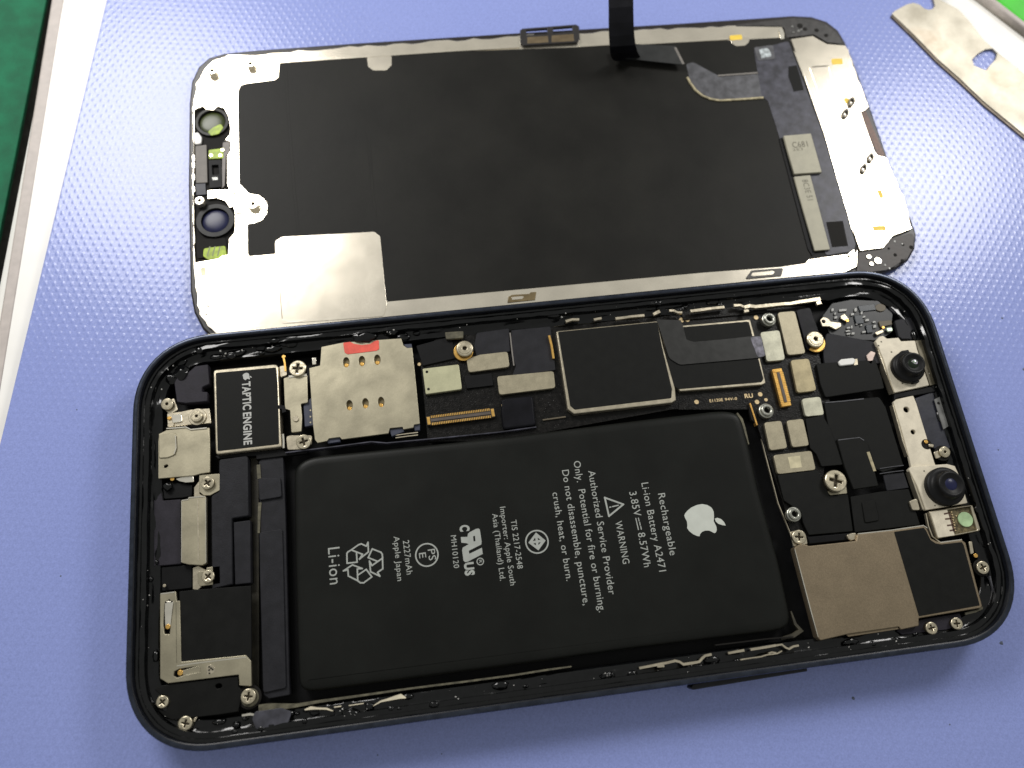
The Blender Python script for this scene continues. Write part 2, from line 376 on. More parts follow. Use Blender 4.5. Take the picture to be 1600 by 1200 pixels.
# metal frame with uneven outer edge and the sensor bay cut out
fr = jag([(302.5, 400), (301, 300), (302, 175)], 9, .8) + jag([(302, 172), (306, 131), (317, 109), (333, 96), (352, 89)], 8, 1.8) + jag([(355, 87.5), (400, 85), (560, 72), (700, 63.5), (820, 55.5), (1150, 39.5)], 13, 1.9)
fr += [(1150, 41), (1222, 42), (1226, 52), (1226, 64), (1280, 120), (1337, 380), (1340, 392), (1339, 416)] + [(1290, 440), (345, 545)] + jag([(336, 520), (321, 502), (310, 484), (305, 440), (303, 420)], 7, 2.4)
bay = [(303.5, 172), (309, 169), (317, 166), (322, 171), (334, 172), (340, 166), (350, 169), (357, 182), (360, 200), (359, 210), (352, 218), (353, 219), (360, 221), (360, 236), (355, 243), (355, 288), (358, 296), (366, 298),
       (368, 304), (362, 316), (367, 331), (367, 352), (366, 364), (358, 373), (356, 398), (348, 399), (340, 404), (305, 410), (303, 380), (303, 330), (302, 300), (303, 240)]
me = prism_mesh([clampy(topx(fr, DZ), DZ), topx(bay, DZ)], DZ, .55, .06); link('metal_frame', me, framem, dp)
poly('bay_floor', dp, hole, [(302, 168), (362, 165), (369, 300), (368, 400), (303, 412)], 1.345, .04, b=0)
# right hand metal plate
rp = [(1236, 61), (1270, 56), (1280, 62), (1292, 68.5), (1321, 71)] + jag([(1323, 73), (1334, 102), (1357, 167)], 6, 1.4) + [(1352, 172), (1345, 175), (1355, 205), (1366, 236), (1371, 243)] + \
     jag([(1385, 246), (1410, 305), (1425, 357)], 6, 1.4) + [(1412, 362), (1395, 368), (1380, 387), (1344, 391.5), (1318, 315), (1285, 200), (1260, 128)]
plate = poly('end_plate', dp, framem, rp, DZ + .02, .5, b=.06)
strip('pressed_ridge', plate, framem, [(1268, 106), (1277, 130), (1287, 158), (1297, 186)], DZ + .2, 5.5, h=.25)
strip('pressed_ridge', plate, framem, [(1296, 104), (1301, 122), (1307, 143)], DZ + .12, 2.5, h=.15)
strip('slot', plate, hole, [(1269, 104.5), (1281, 103.5), (1294, 103)], DZ + .035, 1.6, h=.1)
strip('slot', plate, hole, [(1344, 326), (1356, 326), (1369, 325)], DZ + .035, 1.8, h=.1)
for pts in ([(1299, 92), (1316, 91), (1317, 100), (1300, 101)], [(1318, 153), (1326, 153), (1329, 161), (1321, 162)], [(1363, 353), (1383, 352), (1385, 360), (1365, 361)], [(1370, 297), (1377, 296), (1381, 308), (1375, 311)]):
    poly('ink_mark', plate, yellow, pts, DZ + .04, .03, b=0, r=2)
poly('inner_bezel_strip', dp, coilbr, [(1346, 176), (1353, 174), (1383, 243), (1373, 244), (1356, 206)], 1.36, .06, b=0)
for c in (((1331.5, 158), (1322, 176)), ((1361.5, 245), (1350.5, 262))):
    for k_, (u, v) in enumerate(c):
        me = prism_mesh([circ(u, v, 4.6, DZ + .5, 16, 8.5), circ(u, v, 2.0, DZ + .5, 16, 4.0)], DZ + .5, .45, .08)
        ob = link('spring_clip', me, mat('dark_steel', (.10, .09, .075), .35, metal=.7), dp)
        ob.rotation_euler.z = math.radians(-28)
# black graphite film
fl = [(371.5, 155), (373, 132, 14), (430, 124.5), (435, 120), (436.5, 99), (570, 90.5), (700, 81), (997, 70), (1100, 65), (1232, 58), (1262, 136), (1287, 206), (1340, 388), (1338, 395), (1290, 401.5), (1264, 405), (1259, 411), (1221, 416.5), (1100, 425.5),
      (800, 453), (605, 471), (601, 467), (597, 420), (592, 371), (588, 366.5), (512, 371), (438, 376), (431, 382), (430, 396.5), (389, 400), (387, 396), (386.5, 350), (399, 348), (410, 343), (417, 333), (418, 321), (413, 311), (404, 304.5), (389, 302), (374, 287)]
poly('graphite_film', dp, film, fl, DZ + .06, .05, b=.01, r=1.5)
# creases pressed into the film
for q in ([(570, 198), (576, 215), (578, 245), (582, 300), (590, 352)], [(446, 100), (450, 170), (460, 300), (466, 362)]):
    strip('film_crease', dp, film, q, DZ + .085, [1, 4, 5, 4, 1][:len(q)] if len(q) == 5 else 4, h=.04)
# bevelled inner lip of the top strip
strip('frame_lip', dp, framem, [(437, 97), (570, 88.5), (700, 79.5), (812, 73)], DZ + .18, 3, h=.2)
strip('frame_lip', dp, framem, [(905, 72), (955, 69)], DZ + .18, 3, h=.2)
strip('frame_lip', dp, framem, [(997, 68.5), (1060, 65), (1138, 60.5)], DZ + .18, 3, h=.2)
poly('frame_tab', dp, framem, [(573, 88), (612, 85), (612, 101), (604, 110), (583, 110), (575, 104)], DZ + .14, .14, b=.04, r=5)
poly('frame_tab', dp, framem, [(1140, 60), (1172, 58), (1170, 66), (1164, 71), (1150, 72), (1143, 67)], DZ + .14, .14, b=.04, r=3)
poly('ink_mark', dp, yellow, [(1140, 55.5), (1159, 54), (1160, 61.5), (1141, 63)], DZ + .165, .03, b=0, r=2)
poly('frame_tab', dp, framem, [(430, 376.5), (441, 370), (585, 362), (594, 369), (604, 476), (600, 494), (440, 506), (431, 470)], DZ + .075, .08, b=.02, r=6, lab='large silver tab reaching over the black film')
strip('tab_outline', dp, bladee, [(437, 447), (438.5, 470), (441, 498)], DZ + .1, 1.0, h=.03)
strip('tab_outline', dp, bright, [(441, 499), (455, 503), (478, 500)], DZ + .12, 2, h=.05)
# screw bosses
for u, v, r in ((331, 110, 6.5), (391, 99, 6), (395, 318, 8.5), (311.5, 313, 7)):
    c = P(u, v, DZ + 1.1); k = pxmm(u, v, DZ)
    me = prism_mesh([circ(u, v, r, DZ + 1.1, 24), circ(u, v, 2.2, DZ + 1.1, 12)], DZ + 1.1, 1.1, .12)
    ob = link('screw_boss', me, framem, dp)
    link('boss_bore', lathe_mesh(c.x, c.y, [(2.4 * k, DZ + .6)], 12), hole, ob)
disc('boss_base', dp, framem, 398, 324, 18.5, DZ + .11, .12, hole=0)
disc('boss_base', dp, framem, 333, 113, 10, DZ + .11, .12)
# sensor bay modules
def lens_ring(u, v, r, z0, z1, mring, mglass, par, glass_r=.7, lab=None):
    c = P(u, v, z1); k = pxmm(u, v, z1)
    R_ = r * k
    ob = link('sensor_ring', prism_mesh([circ(u, v, r, z1, 32), circ(u, v, r * (glass_r + .05), z1, 32)], z1, z1 - z0, .08), mring, par, lab=lab)
    g = [(R_ * (glass_r + .04), z1 - .45)] + [(R_ * glass_r * math.cos(a), z1 - .45 + .28 * math.sin(a)) for a in (0.2, .5, .8, 1.1, 1.4)]
    link('lens', lathe_mesh(c.x, c.y, g, 32), mglass, ob, smooth=True)
    return ob
olive = mat('olive_glass', (.030, .040, .006), .3, spec=.35)
lens_ring(331, 190, 24, 1.4, 1.75, mat('brown_black_ring', (.008, .007, .005), .4, spec=.2), olive, dp, .74)
poly('sensor_part', dp, yelgreen, [(324, 206), (333, 199), (345, 193), (349, 199), (342, 209), (330, 212)], 1.80, .25, b=.05, r=3)
poly('sensor_part', dp, whitepl, [(302.5, 208), (309, 206), (315, 214), (314, 224), (304, 226)], 1.85, .45, b=.08, r=3)
poly('grey_pad', dp, greypad, [(305, 228), (322.5, 226), (324, 285), (306, 286)], 1.75, .35, b=.05, r=1)
poly('dark_pad', dp, mat('navy_pad', (.010, .011, .022), .5), [(305, 287), (321, 286), (322, 304), (306, 305)], 1.6, .2, b=.04, r=1)
poly('sensor_part', dp, yelgreen, [(326, 234), (348, 231.5), (349.5, 247), (326, 248.5)], 1.75, .3, b=.05, r=2)
for u, v in ((329.5, 242.5), (344, 242.5), (347.5, 234)): disc('gold_pad', dp, mat('pale_gold', (.8, .78, .45), .25, metal=.6), u, v, 3, 1.86, .2, n=12)
poly('sensor_part', dp, mat('grey_brown_housing', (.16, .14, .13), .5, var=.15), [(348, 222), (359, 221), (359.5, 237), (353, 244), (351, 290), (346, 295), (347, 246)], 1.7, .25, b=.05, r=2)
poly('connector_block', dp, blackp, [(325.5, 250), (346, 249), (347, 292), (327, 294)], 1.82, .4, b=.06, r=2, holes=[[(331, 258), (341, 257.5), (342, 272), (332, 273)]])
poly('gold_pad', dp, tiny_w, [(331, 277), (340, 276.5), (340.5, 281), (332, 281.5)], 1.85, .1, b=.02)
poly('sensor_part', dp, framem, [(324, 297), (345, 296), (366, 296), (366, 303), (370, 312), (360, 326), (352, 314), (338, 309), (324, 311)], 1.78, .3, b=.06, r=2)
poly('sensor_part', dp, mat('pinkish_metal', (.45, .36, .32), .4, metal=.6), [(369, 311), (377, 310), (378, 333), (368, 334)], DZ + .16, .12, b=.03, r=1)
lens_ring(336, 344, 28, 1.4, 1.88, mat('black_ring', (.004, .004, .004), .4, spec=.2), bluelens, dp, .66)
poly('sensor_part', dp, hole, [(306, 374), (352, 371), (355, 388), (353, 398), (308, 404)], 1.55, .15, b=.03, r=3)
poly('sensor_part', dp, yelgreen, [(318, 388), (352, 383.5), (354, 398), (348, 403), (325, 406), (317, 400)], 1.74, .28, b=.06, r=4)
for k_ in range(3): poly('sensor_part', dp, mat('olive_gap', (.12, .15, .02), .4), [(327 + k_ * 8, 385), (329 + k_ * 8, 384.8), (325 + k_ * 8, 400), (323 + k_ * 8, 400)], 1.755, .05, b=0)
for v in (247, 258, 277, 296): poly('rim_glint', dp, bright, [(300, v - 5), (304, v - 5), (304.5, v + 4), (300.5, v + 4)], DZ + .1, .12, b=.04, r=1.5)
poly('ink_mark', dp, mat('pale_yellow_mark', (.78, .76, .50), .5), [(313, 418), (321, 417), (322, 430), (314, 431)], DZ + .02, .03, b=0, r=2)
for q in ([(311, 452), (318, 468), (326, 480)], [(324, 448), (329, 470), (322, 492)]): strip('rim_slot', dp, hole, q, DZ + .015, 2.0, h=.05, jit=.4)
# bottom clips in the lower strip
ob = poly('lower_clip', dp, mat('brown_steel', (.16, .12, .06), .4, metal=.6), [(794, 464), (800, 460.5), (827, 459), (829, 456.5), (838, 456), (836, 468.5), (793, 473)], DZ + .12, .2, b=.04)
poly('slot', ob, framem, [(799.5, 464), (816, 462.5), (819, 463.5), (816, 467), (800, 468.5)], DZ + .14, .1, b=.02, r=1)
ob = poly('lower_clip', dp, mat('dark_brown_plastic', (.035, .03, .026), .4), [(1164, 436), (1174, 422.5), (1216, 419), (1224, 418.5), (1221, 431)], DZ + .14, .25, b=.05, r=2)
poly('slot', ob, framem, [(1173, 430), (1176, 426), (1207, 423), (1211, 425), (1207, 429), (1177, 431.5)], DZ + .17, .1, b=.02, r=2)
poly('frame_tab', dp, bright, [(1325, 396), (1334, 389), (1336, 392), (1334, 400), (1327, 401)], DZ + .3, .3, b=.08, r=2)
poly('frame_tab', dp, bright, [(1217, 44), (1224, 46), (1226, 60), (1220, 62)], DZ + .25, .2, b=.06, r=2)
# black corners of the bezel with adhesive foam dots
def dots(par, mt, pts, z, name='adhesive_dot'):
    for u, v, r in pts: disc(name, par, mt, u, v, r, z, .18, b=.06, n=12)
tr = poly('corner_foam', dp, cornerf, [(1152, 38), (1240, 28), (1268, 30), (1290, 37), (1308, 52), (1318, 69), (1292, 66), (1272, 54), (1236, 58), (1228, 60), (1226, 45), (1222, 41), (1150, 40)], 1.62, .3, b=.05)
dots(tr, tiny_w, [(1238, 41, 1.6), (1248, 48, 2), (1240, 50, 1.4), (1252, 46, 1.4)], 1.72)
dots(tr, hole, [(1250, 40, 4), (1258, 45, 3), (1276, 47, 3), (1291, 55, 3)], 1.68)
br = poly('corner_foam', dp, mat('brown_black_foam', (.040, .033, .030), .5, var=.2, bump=.04, bscale=12), [(1341, 394), (1380, 389), (1396, 371), (1424, 364), (1429, 370), (1427, 388), (1417, 403), (1398, 416), (1385, 422), (1338, 428)], 1.62, .3, b=.05)
dots(br, bright, [(1358, 401, 3.6), (1372, 407, 5.5), (1362, 412, 3.2)], 1.8, 'adhesive_dot')
dots(br, hole, [(1399, 398, 2.6), (1410, 407, 2.6), (1424, 386, 3), (1411, 382, 2.2), (1389, 388, 2)], 1.68)
dots(br, tiny_w, [(1398, 377, 1.6), (1410, 381, 1.4), (1383, 414, 1.6), (1390, 419, 1.8)], 1.7)
# flexible circuits at the right of the film
fx = poly('flex_circuit', dp, greyflex, [(1178, 78), (1232, 64), (1262, 145), (1288, 215), (1337, 382), (1334, 392), (1291, 399), (1262, 315), (1232, 262), (1215, 205), (1200, 158), (1190, 150), (1183, 108)], DZ + .13, .08, b=.02, r=3)
poly('flex_arm', fx, smoke, [(1072, 100), (1083, 97), (1122, 118), (1186, 112), (1196, 152), (1126, 158), (1106, 154), (1090, 143), (1078, 127)], DZ + .12, .06, b=.01, r=4)
poly('black_patch', fx, label, [(1232, 104), (1245, 102), (1256, 140), (1240, 143), (1238, 136), (1232, 120)], DZ + .165, .04, b=0)
poly('black_patch', fx, hole, [(1291, 347), (1317, 345), (1325, 384), (1300, 386)], DZ + .165, .04, b=0, lab='small square black patch')
strip('bead_line', dp, glue, [(1074, 120), (1079, 129), (1087, 140), (1098, 149), (1110, 154), (1124, 156.5), (1160, 154.5), (1193, 152)], DZ + .3, 3, h=.25)
strip('bead_line', dp, greypad, [(1122, 118), (1150, 116), (1184, 113.5)], DZ + .24, 2.6, h=.15)
ob = poly('flex_window', dp, smoke, [(1178, 74), (1208, 70), (1211, 92), (1184, 95)], DZ + .2, .06, b=.01, r=3)
poly('window_patch', ob, mat('pale_window', (.30, .33, .34), .4, var=.5, vscale=12), [(1186, 77), (1199, 75), (1204, 81), (1205, 88), (1190, 91)], DZ + .22, .03, b=0)
ob = poly('driver_chip', dp, chipm, [(1225, 212), (1267, 208.5), (1284, 268.5), (1241, 271.5)], DZ + .75, .6, b=.05)
text('lettering', ob, inkd, 'C681', (1239, 231), (1263, 229), 9.5, DZ + .755, .01)
text('lettering', ob, inkd, '2E3', (1239, 236), (1255, 234.5), 4, DZ + .755)
ob = poly('driver_chip', dp, chipm, [(1241, 276), (1266, 273.5), (1297, 389.5), (1273, 391.5)], DZ + .6, .45, b=.05)
text('lettering', ob, inkd, '8C3E 51', (1253, 281), (1262, 313), 8.5, DZ + .605)
poly('chip_edge_shadow', dp, blackp, [(1217, 216), (1226, 214), (1243, 272), (1241, 276), (1275, 393), (1269, 400), (1262, 388)], DZ + .2, .12, b=.03)  # shadow along the chip edges, modelled as a dark strip
# hinge clip at the far edge
ob = poly('upper_clip', dp, mat('black_clip', (.014, .012, .012), .4), [(812.5, 47), (816, 44.5), (900, 38), (905, 41), (906, 62), (902, 66), (818, 71), (813, 67)], DZ + .55, .55, b=.08, r=1.5,
          holes=[[(822, 47), (855, 44.5), (855.5, 52), (822.5, 54.5)], [(864, 44), (894, 41.5), (895, 49), (864.5, 51.5)]])
poly('clip_insert', ob, mat('clip_brass', (.16, .12, .07), .4, metal=.5), [(824, 58), (856, 56), (857, 66), (824, 68)], DZ + .57, .1, b=.02)
poly('clip_insert', ob, mat('clip_brass', (.16, .12, .07)), [(862, 55.5), (896, 53), (897, 64), (862, 66)], DZ + .57, .1, b=.02)
# display cable: lies on the film, folds, and rises out of the picture
cab = poly('cable_tail', dp, mat('satin_flap', (.020, .021, .021), .4, spec=.4), [(957, 74), (985, 68), (1000, 69), (1056, 72), (1070, 101), (1030, 97), (985, 92), (961, 89)], DZ + 1.3, .14, b=.02, r=2)
strip('cable_seam', cab, greypad, [(1055, 74), (1062, 88), (1068, 100)], DZ + 1.33, 3.5, h=.04)
def ribbon(name, par, mt, path, th=.14):
    V = []; F = []
    for (a, b) in path:
        a, b = Vector(a), Vector(b); V += [tuple(a), tuple(b)]
    n = len(path)
    for i in range(n - 1): F.append((2 * i, 2 * i + 1, 2 * i + 3, 2 * i + 2))
    me = mesh_of(V, F); o = link(name, me, mt, par, smooth=True)
    for q_ in me.polygons: q_.use_smooth = False
    s = o.modifiers.new('s', 'SOLIDIFY'); s.thickness = th * S; s.offset = 0
    return o
path = []
for ul, ur, v, z in ((962, 1003, 94, 2.5), (958, 1001, 92, 2.9), (955, 999, 88, 4.0), (953.5, 996, 82, 5.8), (952.5, 993, 72, 7.5), (951.5, 991, 56, 9), (951, 990, 36, 10.5), (951, 989.5, 12, 12), (950.5, 989.5, -15, 13), (950, 990, -45, 14)):
    path.append((P(ul, v + 1, z), P(ur, v - 2, z)))
ribbon('display_cable', dp, flexm, path)

# ------------------------------------------------------------------ the phone
W_, H_, ZR = 131.5, 61.89, 6.8
ph = thing('opened_phone', 'opened black phone without its screen, battery and circuit boards exposed', 'phone', (W_ / 2, H_ / 2, 0))
def rrect(d, n=14, R0=12.2):
    R = max(R0 - d, .5); out = []
    for cx, cy, a0 in ((W_ - d - R, H_ - d - R, 0), (d + R, H_ - d - R, 90), (d + R, d + R, 180), (W_ - d - R, d + R, 270)):
        for i in range(n + 1):
            a = math.radians(a0 + 90 * i / n)
            e = 2.22                                     # slightly squarer than a circle
            ca, sa = math.cos(a), math.sin(a)
            rr = (abs(ca) ** e + abs(sa) ** e) ** (-1 / e)
            out.append((cx + R * rr * ca, cy + R * rr * sa))
    # subdivide the straight runs
    res = []
    for i, p in enumerate(out):
        q = out[(i + 1) % len(out)]; L = math.hypot(q[0] - p[0], q[1] - p[1]); k = max(1, int(L / 1.2))
        res += [(p[0] + (q[0] - p[0]) * j / k, p[1] + (q[1] - p[1]) * j / k) for j in range(k)]
    return res
BASE = rrect(0)
NRM = []
for i in range(len(BASE)):
    a = Vector(BASE[i - 1]); b = Vector(BASE[(i + 1) % len(BASE)]); d = (b - a).normalized(); NRM.append(Vector((-d.y, d.x)))
def ring_mesh(prof, noise=None):
    V = []; F = []; n = len(BASE)
    for j, (d, z) in enumerate(prof):
        for i, (p, q) in enumerate(zip(BASE, NRM)):
            dz = noise(i, j) if noise else 0
            V.append((p[0] + q.x * d, p[1] + q.y * d, z + dz))
    for j in range(len(prof) - 1):
        for i in range(n): F.append((j * n + i, j * n + (i + 1) % n, (j + 1) * n + (i + 1) % n, (j + 1) * n + i))
    me = mesh_of(V, F)
    for q_ in me.polygons: q_.use_smooth = True
    me.set_sharp_from_angle(angle=math.radians(38))
    return me
frame = link('housing_frame', ring_mesh([(2.0, .02), (.25, .02), (.02, .3), (0, 1), (0, ZR - .38), (.06, ZR - .2), (.2, ZR - .04), (.34, ZR), (.78, ZR), (.9, ZR - .08), (.98, ZR - .5), (1.0, 1.0)]), anod, ph)
for p_ in frame.data.polygons: p_.use_smooth = True
import mathutils
def nz(i, j):
    p = BASE[i]; v = Vector((p[0] * .42 + j * .12, p[1] * .42, j * .1))
    k = mathutils.noise.noise(v) * .30 + mathutils.noise.noise(v * 2.7 + Vector((j * .5, 0, 0))) * .20 + mathutils.noise.noise(v * 7 + Vector((0, j * .8, 0))) * .06
    return k * (0, .2, .25, .5, 1, 1, .6, .5, 1, 1, 1, 1, 1, 1, 0)[j]
link('adhesive_bead', ring_mesh([(.97, ZR - .7), (1.2, ZR - .68), (1.5, ZR - .7), (1.54, ZR - .95), (1.9, ZR - .97), (2.25, ZR - .99), (2.29, ZR - 1.25), (2.31, ZR - 2.1), (2.6, ZR - 2.2), (2.9, ZR - 2.2), (3.2, ZR - 2.22), (3.5, ZR - 2.25), (3.8, ZR - 2.3), (4.0, ZR - 2.6), (4.1, 1.2)], nz), glossb, ph)
edge = link('polished_rim', ring_mesh([(-.004, ZR - .42), (.05, ZR - .19), (.19, ZR - .03), (.34, ZR + .008), (.72, ZR + .008), (.78, ZR - .02)]), mat('polished_dark_rim', (.034, .040, .056), .27, metal=.8, var=.15, vscale=8), frame, smooth=True)
def lump(u, v, rpx, z, hz, sx=1.0):
    bm = bmesh.new(); bmesh.ops.create_icosphere(bm, subdivisions=3, radius=1)
    c = P(u, v, z); k = pxmm(u, v, z) * rpx
    for w_ in bm.verts:
        q = w_.co.copy(); d = 1 + .38 * mathutils.noise.noise(q * 1.7 + Vector((u, v, 0))) + .16 * mathutils.noise.noise(q * 5 + Vector((v, u, 0)))
        w_.co = Vector((c.x + q.x * k * d * sx, c.y + q.y * k * d / sx, c.z + q.z * hz * d)) * S
    me = bpy.data.meshes.new('lump'); bm.to_mesh(me); bm.free()
    return link('adhesive_lump', me, glossb, ph, smooth=True)
for a in ((569, 527, 12, 5.6, .5, 1.5), (284, 584, 12, 4.9, .7), (268, 592, 9, 4.9, .7), (612, 519, 7, 5.3, .5, 1.3), (262, 760, 7, 4.8, .5), (548, 1116, 12, 5.0, .7, 1.3), (577, 1104, 7, 5.2, .5), (425, 545, 8, 4.9, .5, 1.6), (236, 610, 8, 5.2, .4), (865, 492, 8, 5.2, .5, 1.6), (948, 1056, 7, 5.2, .4, 1.3), (1088, 1043, 10, 5.1, .5, 1.7), (1330, 1003, 8, 5.1, .4, 1.5), (1400, 1000, 6, 5.1, .3, 1.5), (712, 497, 7, 4.8, .4, 1.5), (1545, 850, 7, 5.0, .4)):
    lump(*a)
bm = bmesh.new()
for _ in range(70):
    i = random.randrange(len(BASE)) if random.random() < .5 else min(range(0, len(BASE)), key=lambda t: abs(BASE[t][0] - random.choice((6, 14, 22, 40, 90))) + abs(BASE[t][1] - random.choice((0, 61.9))) + random.uniform(0, 14))
    p, q = BASE[i], NRM[i]; d = random.uniform(1.9, 3.5); k = random.uniform(.22, .62); hz = random.uniform(.2, .42); z = ZR - (1.1 if d < 2.2 else 2.05)
    t = Vector((-q.y, q.x)); e = random.uniform(1, 2.2)
    g = bmesh.ops.create_icosphere(bm, subdivisions=2, radius=1)['verts']
    for w_ in g:
        c = w_.co.copy(); dd = 1 + .35 * mathutils.noise.noise(c * 1.9 + Vector((i, d, 0)))
        x, y = c.x * k * e * dd, c.y * k * dd
        w_.co = Vector((p[0] + q.x * d + t.x * x + q.x * y, p[1] + q.y * d + t.y * x + q.y * y, z + c.z * hz * dd)) * S
me = bpy.data.meshes.new('crumbled'); bm.to_mesh(me); bm.free()
link('adhesive_crumbs', me, glossb, ph, smooth=True, kind='stuff')
link('housing_floor', prism_mesh([[(p[0] + q.x * 1.7, p[1] + q.y * 1.7) for p, q in zip(BASE, NRM)]], 2.2, 2.0, 0), blackp, ph)
poly('side_button', frame, anod, [(1078, 1075), (1082, 1068), (1170, 1052), (1262, 1040), (1262, 1049), (1170, 1064), (1084, 1078)], 5.0, 2.4, b=.2, r=2)

# bright spring rails along the inner side walls
ZS = 5.7
for pts, wd in (([(962, 497.5), (975, 496), (985, 494.5), (1007, 492.5)], 4), ([(1021, 491), (1026, 488.5), (1031, 486)], 5), ([(1046, 485), (1053, 485), (1059, 488), (1066, 488)], 3.5), ([(1079, 486), (1095, 484), (1112, 481.5), (1132, 479.5)], 4.5),
                ([(1147, 477), (1157, 476.5), (1162, 479)], 4), ([(1163, 480), (1172, 477.5), (1180, 479), (1200, 477), (1225, 474.5), (1235, 474), (1252, 471), (1282, 466.5)], 5.5), ([(1276, 474), (1283, 472)], 5), ([(1163, 486), (1170, 485)], 4),
                ([(884, 502), (894, 499), (905, 499)], 4), ([(928, 499), (940, 497)], 4)):
    strip('spring_rail', ph, nickel, pts, ZS, wd, h=.5, jit=.15)
for pts, wd in (([(999, 1044), (1012, 1041.5), (1030, 1038), (1045, 1035), (1055, 1032.5), (1062, 1034), (1068, 1038), (1082, 1036), (1093, 1034), (1097, 1029), (1102, 1024.5), (1112, 1022.5)], 4.2),
                ([(1138, 1020.5), (1163, 1016)], 4), ([(1173, 1015), (1195, 1011.5), (1212, 1008.5)], 4), ([(1157, 1031), (1168, 1029), (1190, 1026), (1197, 1023.5), (1215, 1021), (1222, 1017)], 2), 
                ([(1212, 1008.5), (1222, 1007), (1228, 1012), (1233, 1014), (1240, 1010), (1248, 1008.5)], 3.2), ([(1027, 1041.5), (1038, 1040.5)], 3.5), ([(1201, 1021), (1206, 1019), (1213, 1020)], 2.5)):
    strip('spring_rail', ph, nickel, pts, ZS, wd, h=.5, jit=.1)
for pts, wd in (([(476, 1109), (485, 1106.5), (495, 1107), (510, 1107.5), (520, 1111)], [2, 5, 3, 3, 1]), ([(583, 1103), (595, 1096), (605, 1093.5), (618, 1090), (626, 1088), (634, 1090.5)], [1, 3, 4, 6, 7, 2]), ([(522, 1105), (533, 1103.5)], 1.6), ([(545, 1102.5), (568, 1099)], 1.4), ([(603.5, 1108), (606, 1115)], 4)):
    strip('glue_bead', ph, mat('pale_glue', (.62, .56, .42), .4, var=.1), pts, 5.75, wd, h=.4, jit=.1)
# thin pale line of the tray edge below the battery
strip('tray_edge', ph, dirty, [(404, 1108), (420, 1106), (460, 1103), (500, 1096), (560, 1087.5), (640, 1076), (720, 1066), (800, 1055.5), (860, 1046), (893, 1041.5)], 4.9, [14, 13, 6, 4.5, 3.5, 3, 3, 3, 3, 2], h=1.2)
strip('tray_edge', ph, hole, [(1118, 1008), (1160, 1003), (1200, 998), (1240, 995)], 4.9, 2, h=1.0)
strip('tray_edge', ph, mat('sooty_brown', (.03, .026, .016), .6, var=.3), [(1220, 998), (1240, 993), (1252, 985), (1243, 975), (1236, 955)], 4.2, [4, 7, 9, 5, 2], h=.5)

# flecks of torn adhesive
V = []; F = []
flk = [(262, 577, 3.4), (270, 571, 3), (236, 605, 3), (252, 608, 2.5), (344, 548, 4), (352, 552, 4), (378, 547, 3.4), (350, 556, 3), (418, 544, 2.4), (425, 541, 2), (605, 518, 2.5), (615, 515, 3), (610, 521, 2), (878, 495, 3.5), (884, 489, 2.4), (931, 500, 2.5), (233, 930, 2.2), (223, 937, 2), (230, 946, 1.6), (221, 979, 2.2),
       (535, 1108, 2.6), (531, 1111, 2), (538, 1119, 2.6), (548, 1116, 2.4), (554, 1117.5, 2), (573, 1108, 2), (541, 1128, 2), (606, 1128, 2.6), (611, 1127, 2.2), (640, 1120, 2), (660, 1114, 2.4), (712, 1089, 2.6), (716, 1092, 2.2), (803, 1071, 2.4), (844, 1072, 1.6), (946, 1052, 3), (949, 1056, 2), (928, 1060, 2), (1081, 1040, 2.4), (1075, 1050, 2), (1070, 1055, 2), (1116, 1028, 2.4), (1264, 1012, 3.4), (1331, 999.5, 3), (1327, 1011, 3), (1330, 1015, 2.5), (1401, 1002, 2.6), (1404, 1006, 2), (1545, 850, 2), (1548, 848, 1.6), (1562, 866, 2), (1540, 965, 1.6), (1559, 941, 1.8), (1573, 915, 1.6), (1574, 945, 1.4), (1460, 485, 1.8), (1478, 612, 1.8), (1467, 550, 1.4), (1497, 655, 1.4), (1545, 820, 1.5), (1514, 747, 2)]
for _ in range(80):
    i = random.randrange(len(BASE)); d = random.uniform(1.3, 3.6); p = BASE[i]; q = NRM[i]
    flk.append((p[0] + q.x * d, p[1] + q.y * d, -random.choice((.03, .04, .05, .09))))
for u, v, r in flk:
    if r > 0: c = P(u, v, 5.95); rr = r * .5 * pxmm(u, v, 5.95)
    else: c = Vector((u, v, 5.75)); rr = -r
    i0 = len(V); a0 = random.uniform(0, 6); el = random.uniform(.35, 1)
    for j in range(5):
        a = a0 + j * 2 * PI / 5; x, y = rr * math.cos(a - a0) , rr * el * math.sin(a - a0)
        V.append((c.x + x * math.cos(a0) - y * math.sin(a0), c.y + x * math.sin(a0) + y * math.cos(a0), c.z - .1 + random.uniform(-.05, .05)))
    V.append((c.x, c.y, c.z + rr * .4)); V.append((c.x, c.y, c.z - rr - .3))
    for j in range(5): F += [(i0 + j, i0 + (j + 1) % 5, i0 + 5), (i0 + (j + 1) % 5, i0 + j, i0 + 6)]
link('adhesive_flecks', mesh_of(V, F), mat('torn_adhesive', (.45, .44, .42), .3, var=.5, vscale=20), ph, kind='stuff')

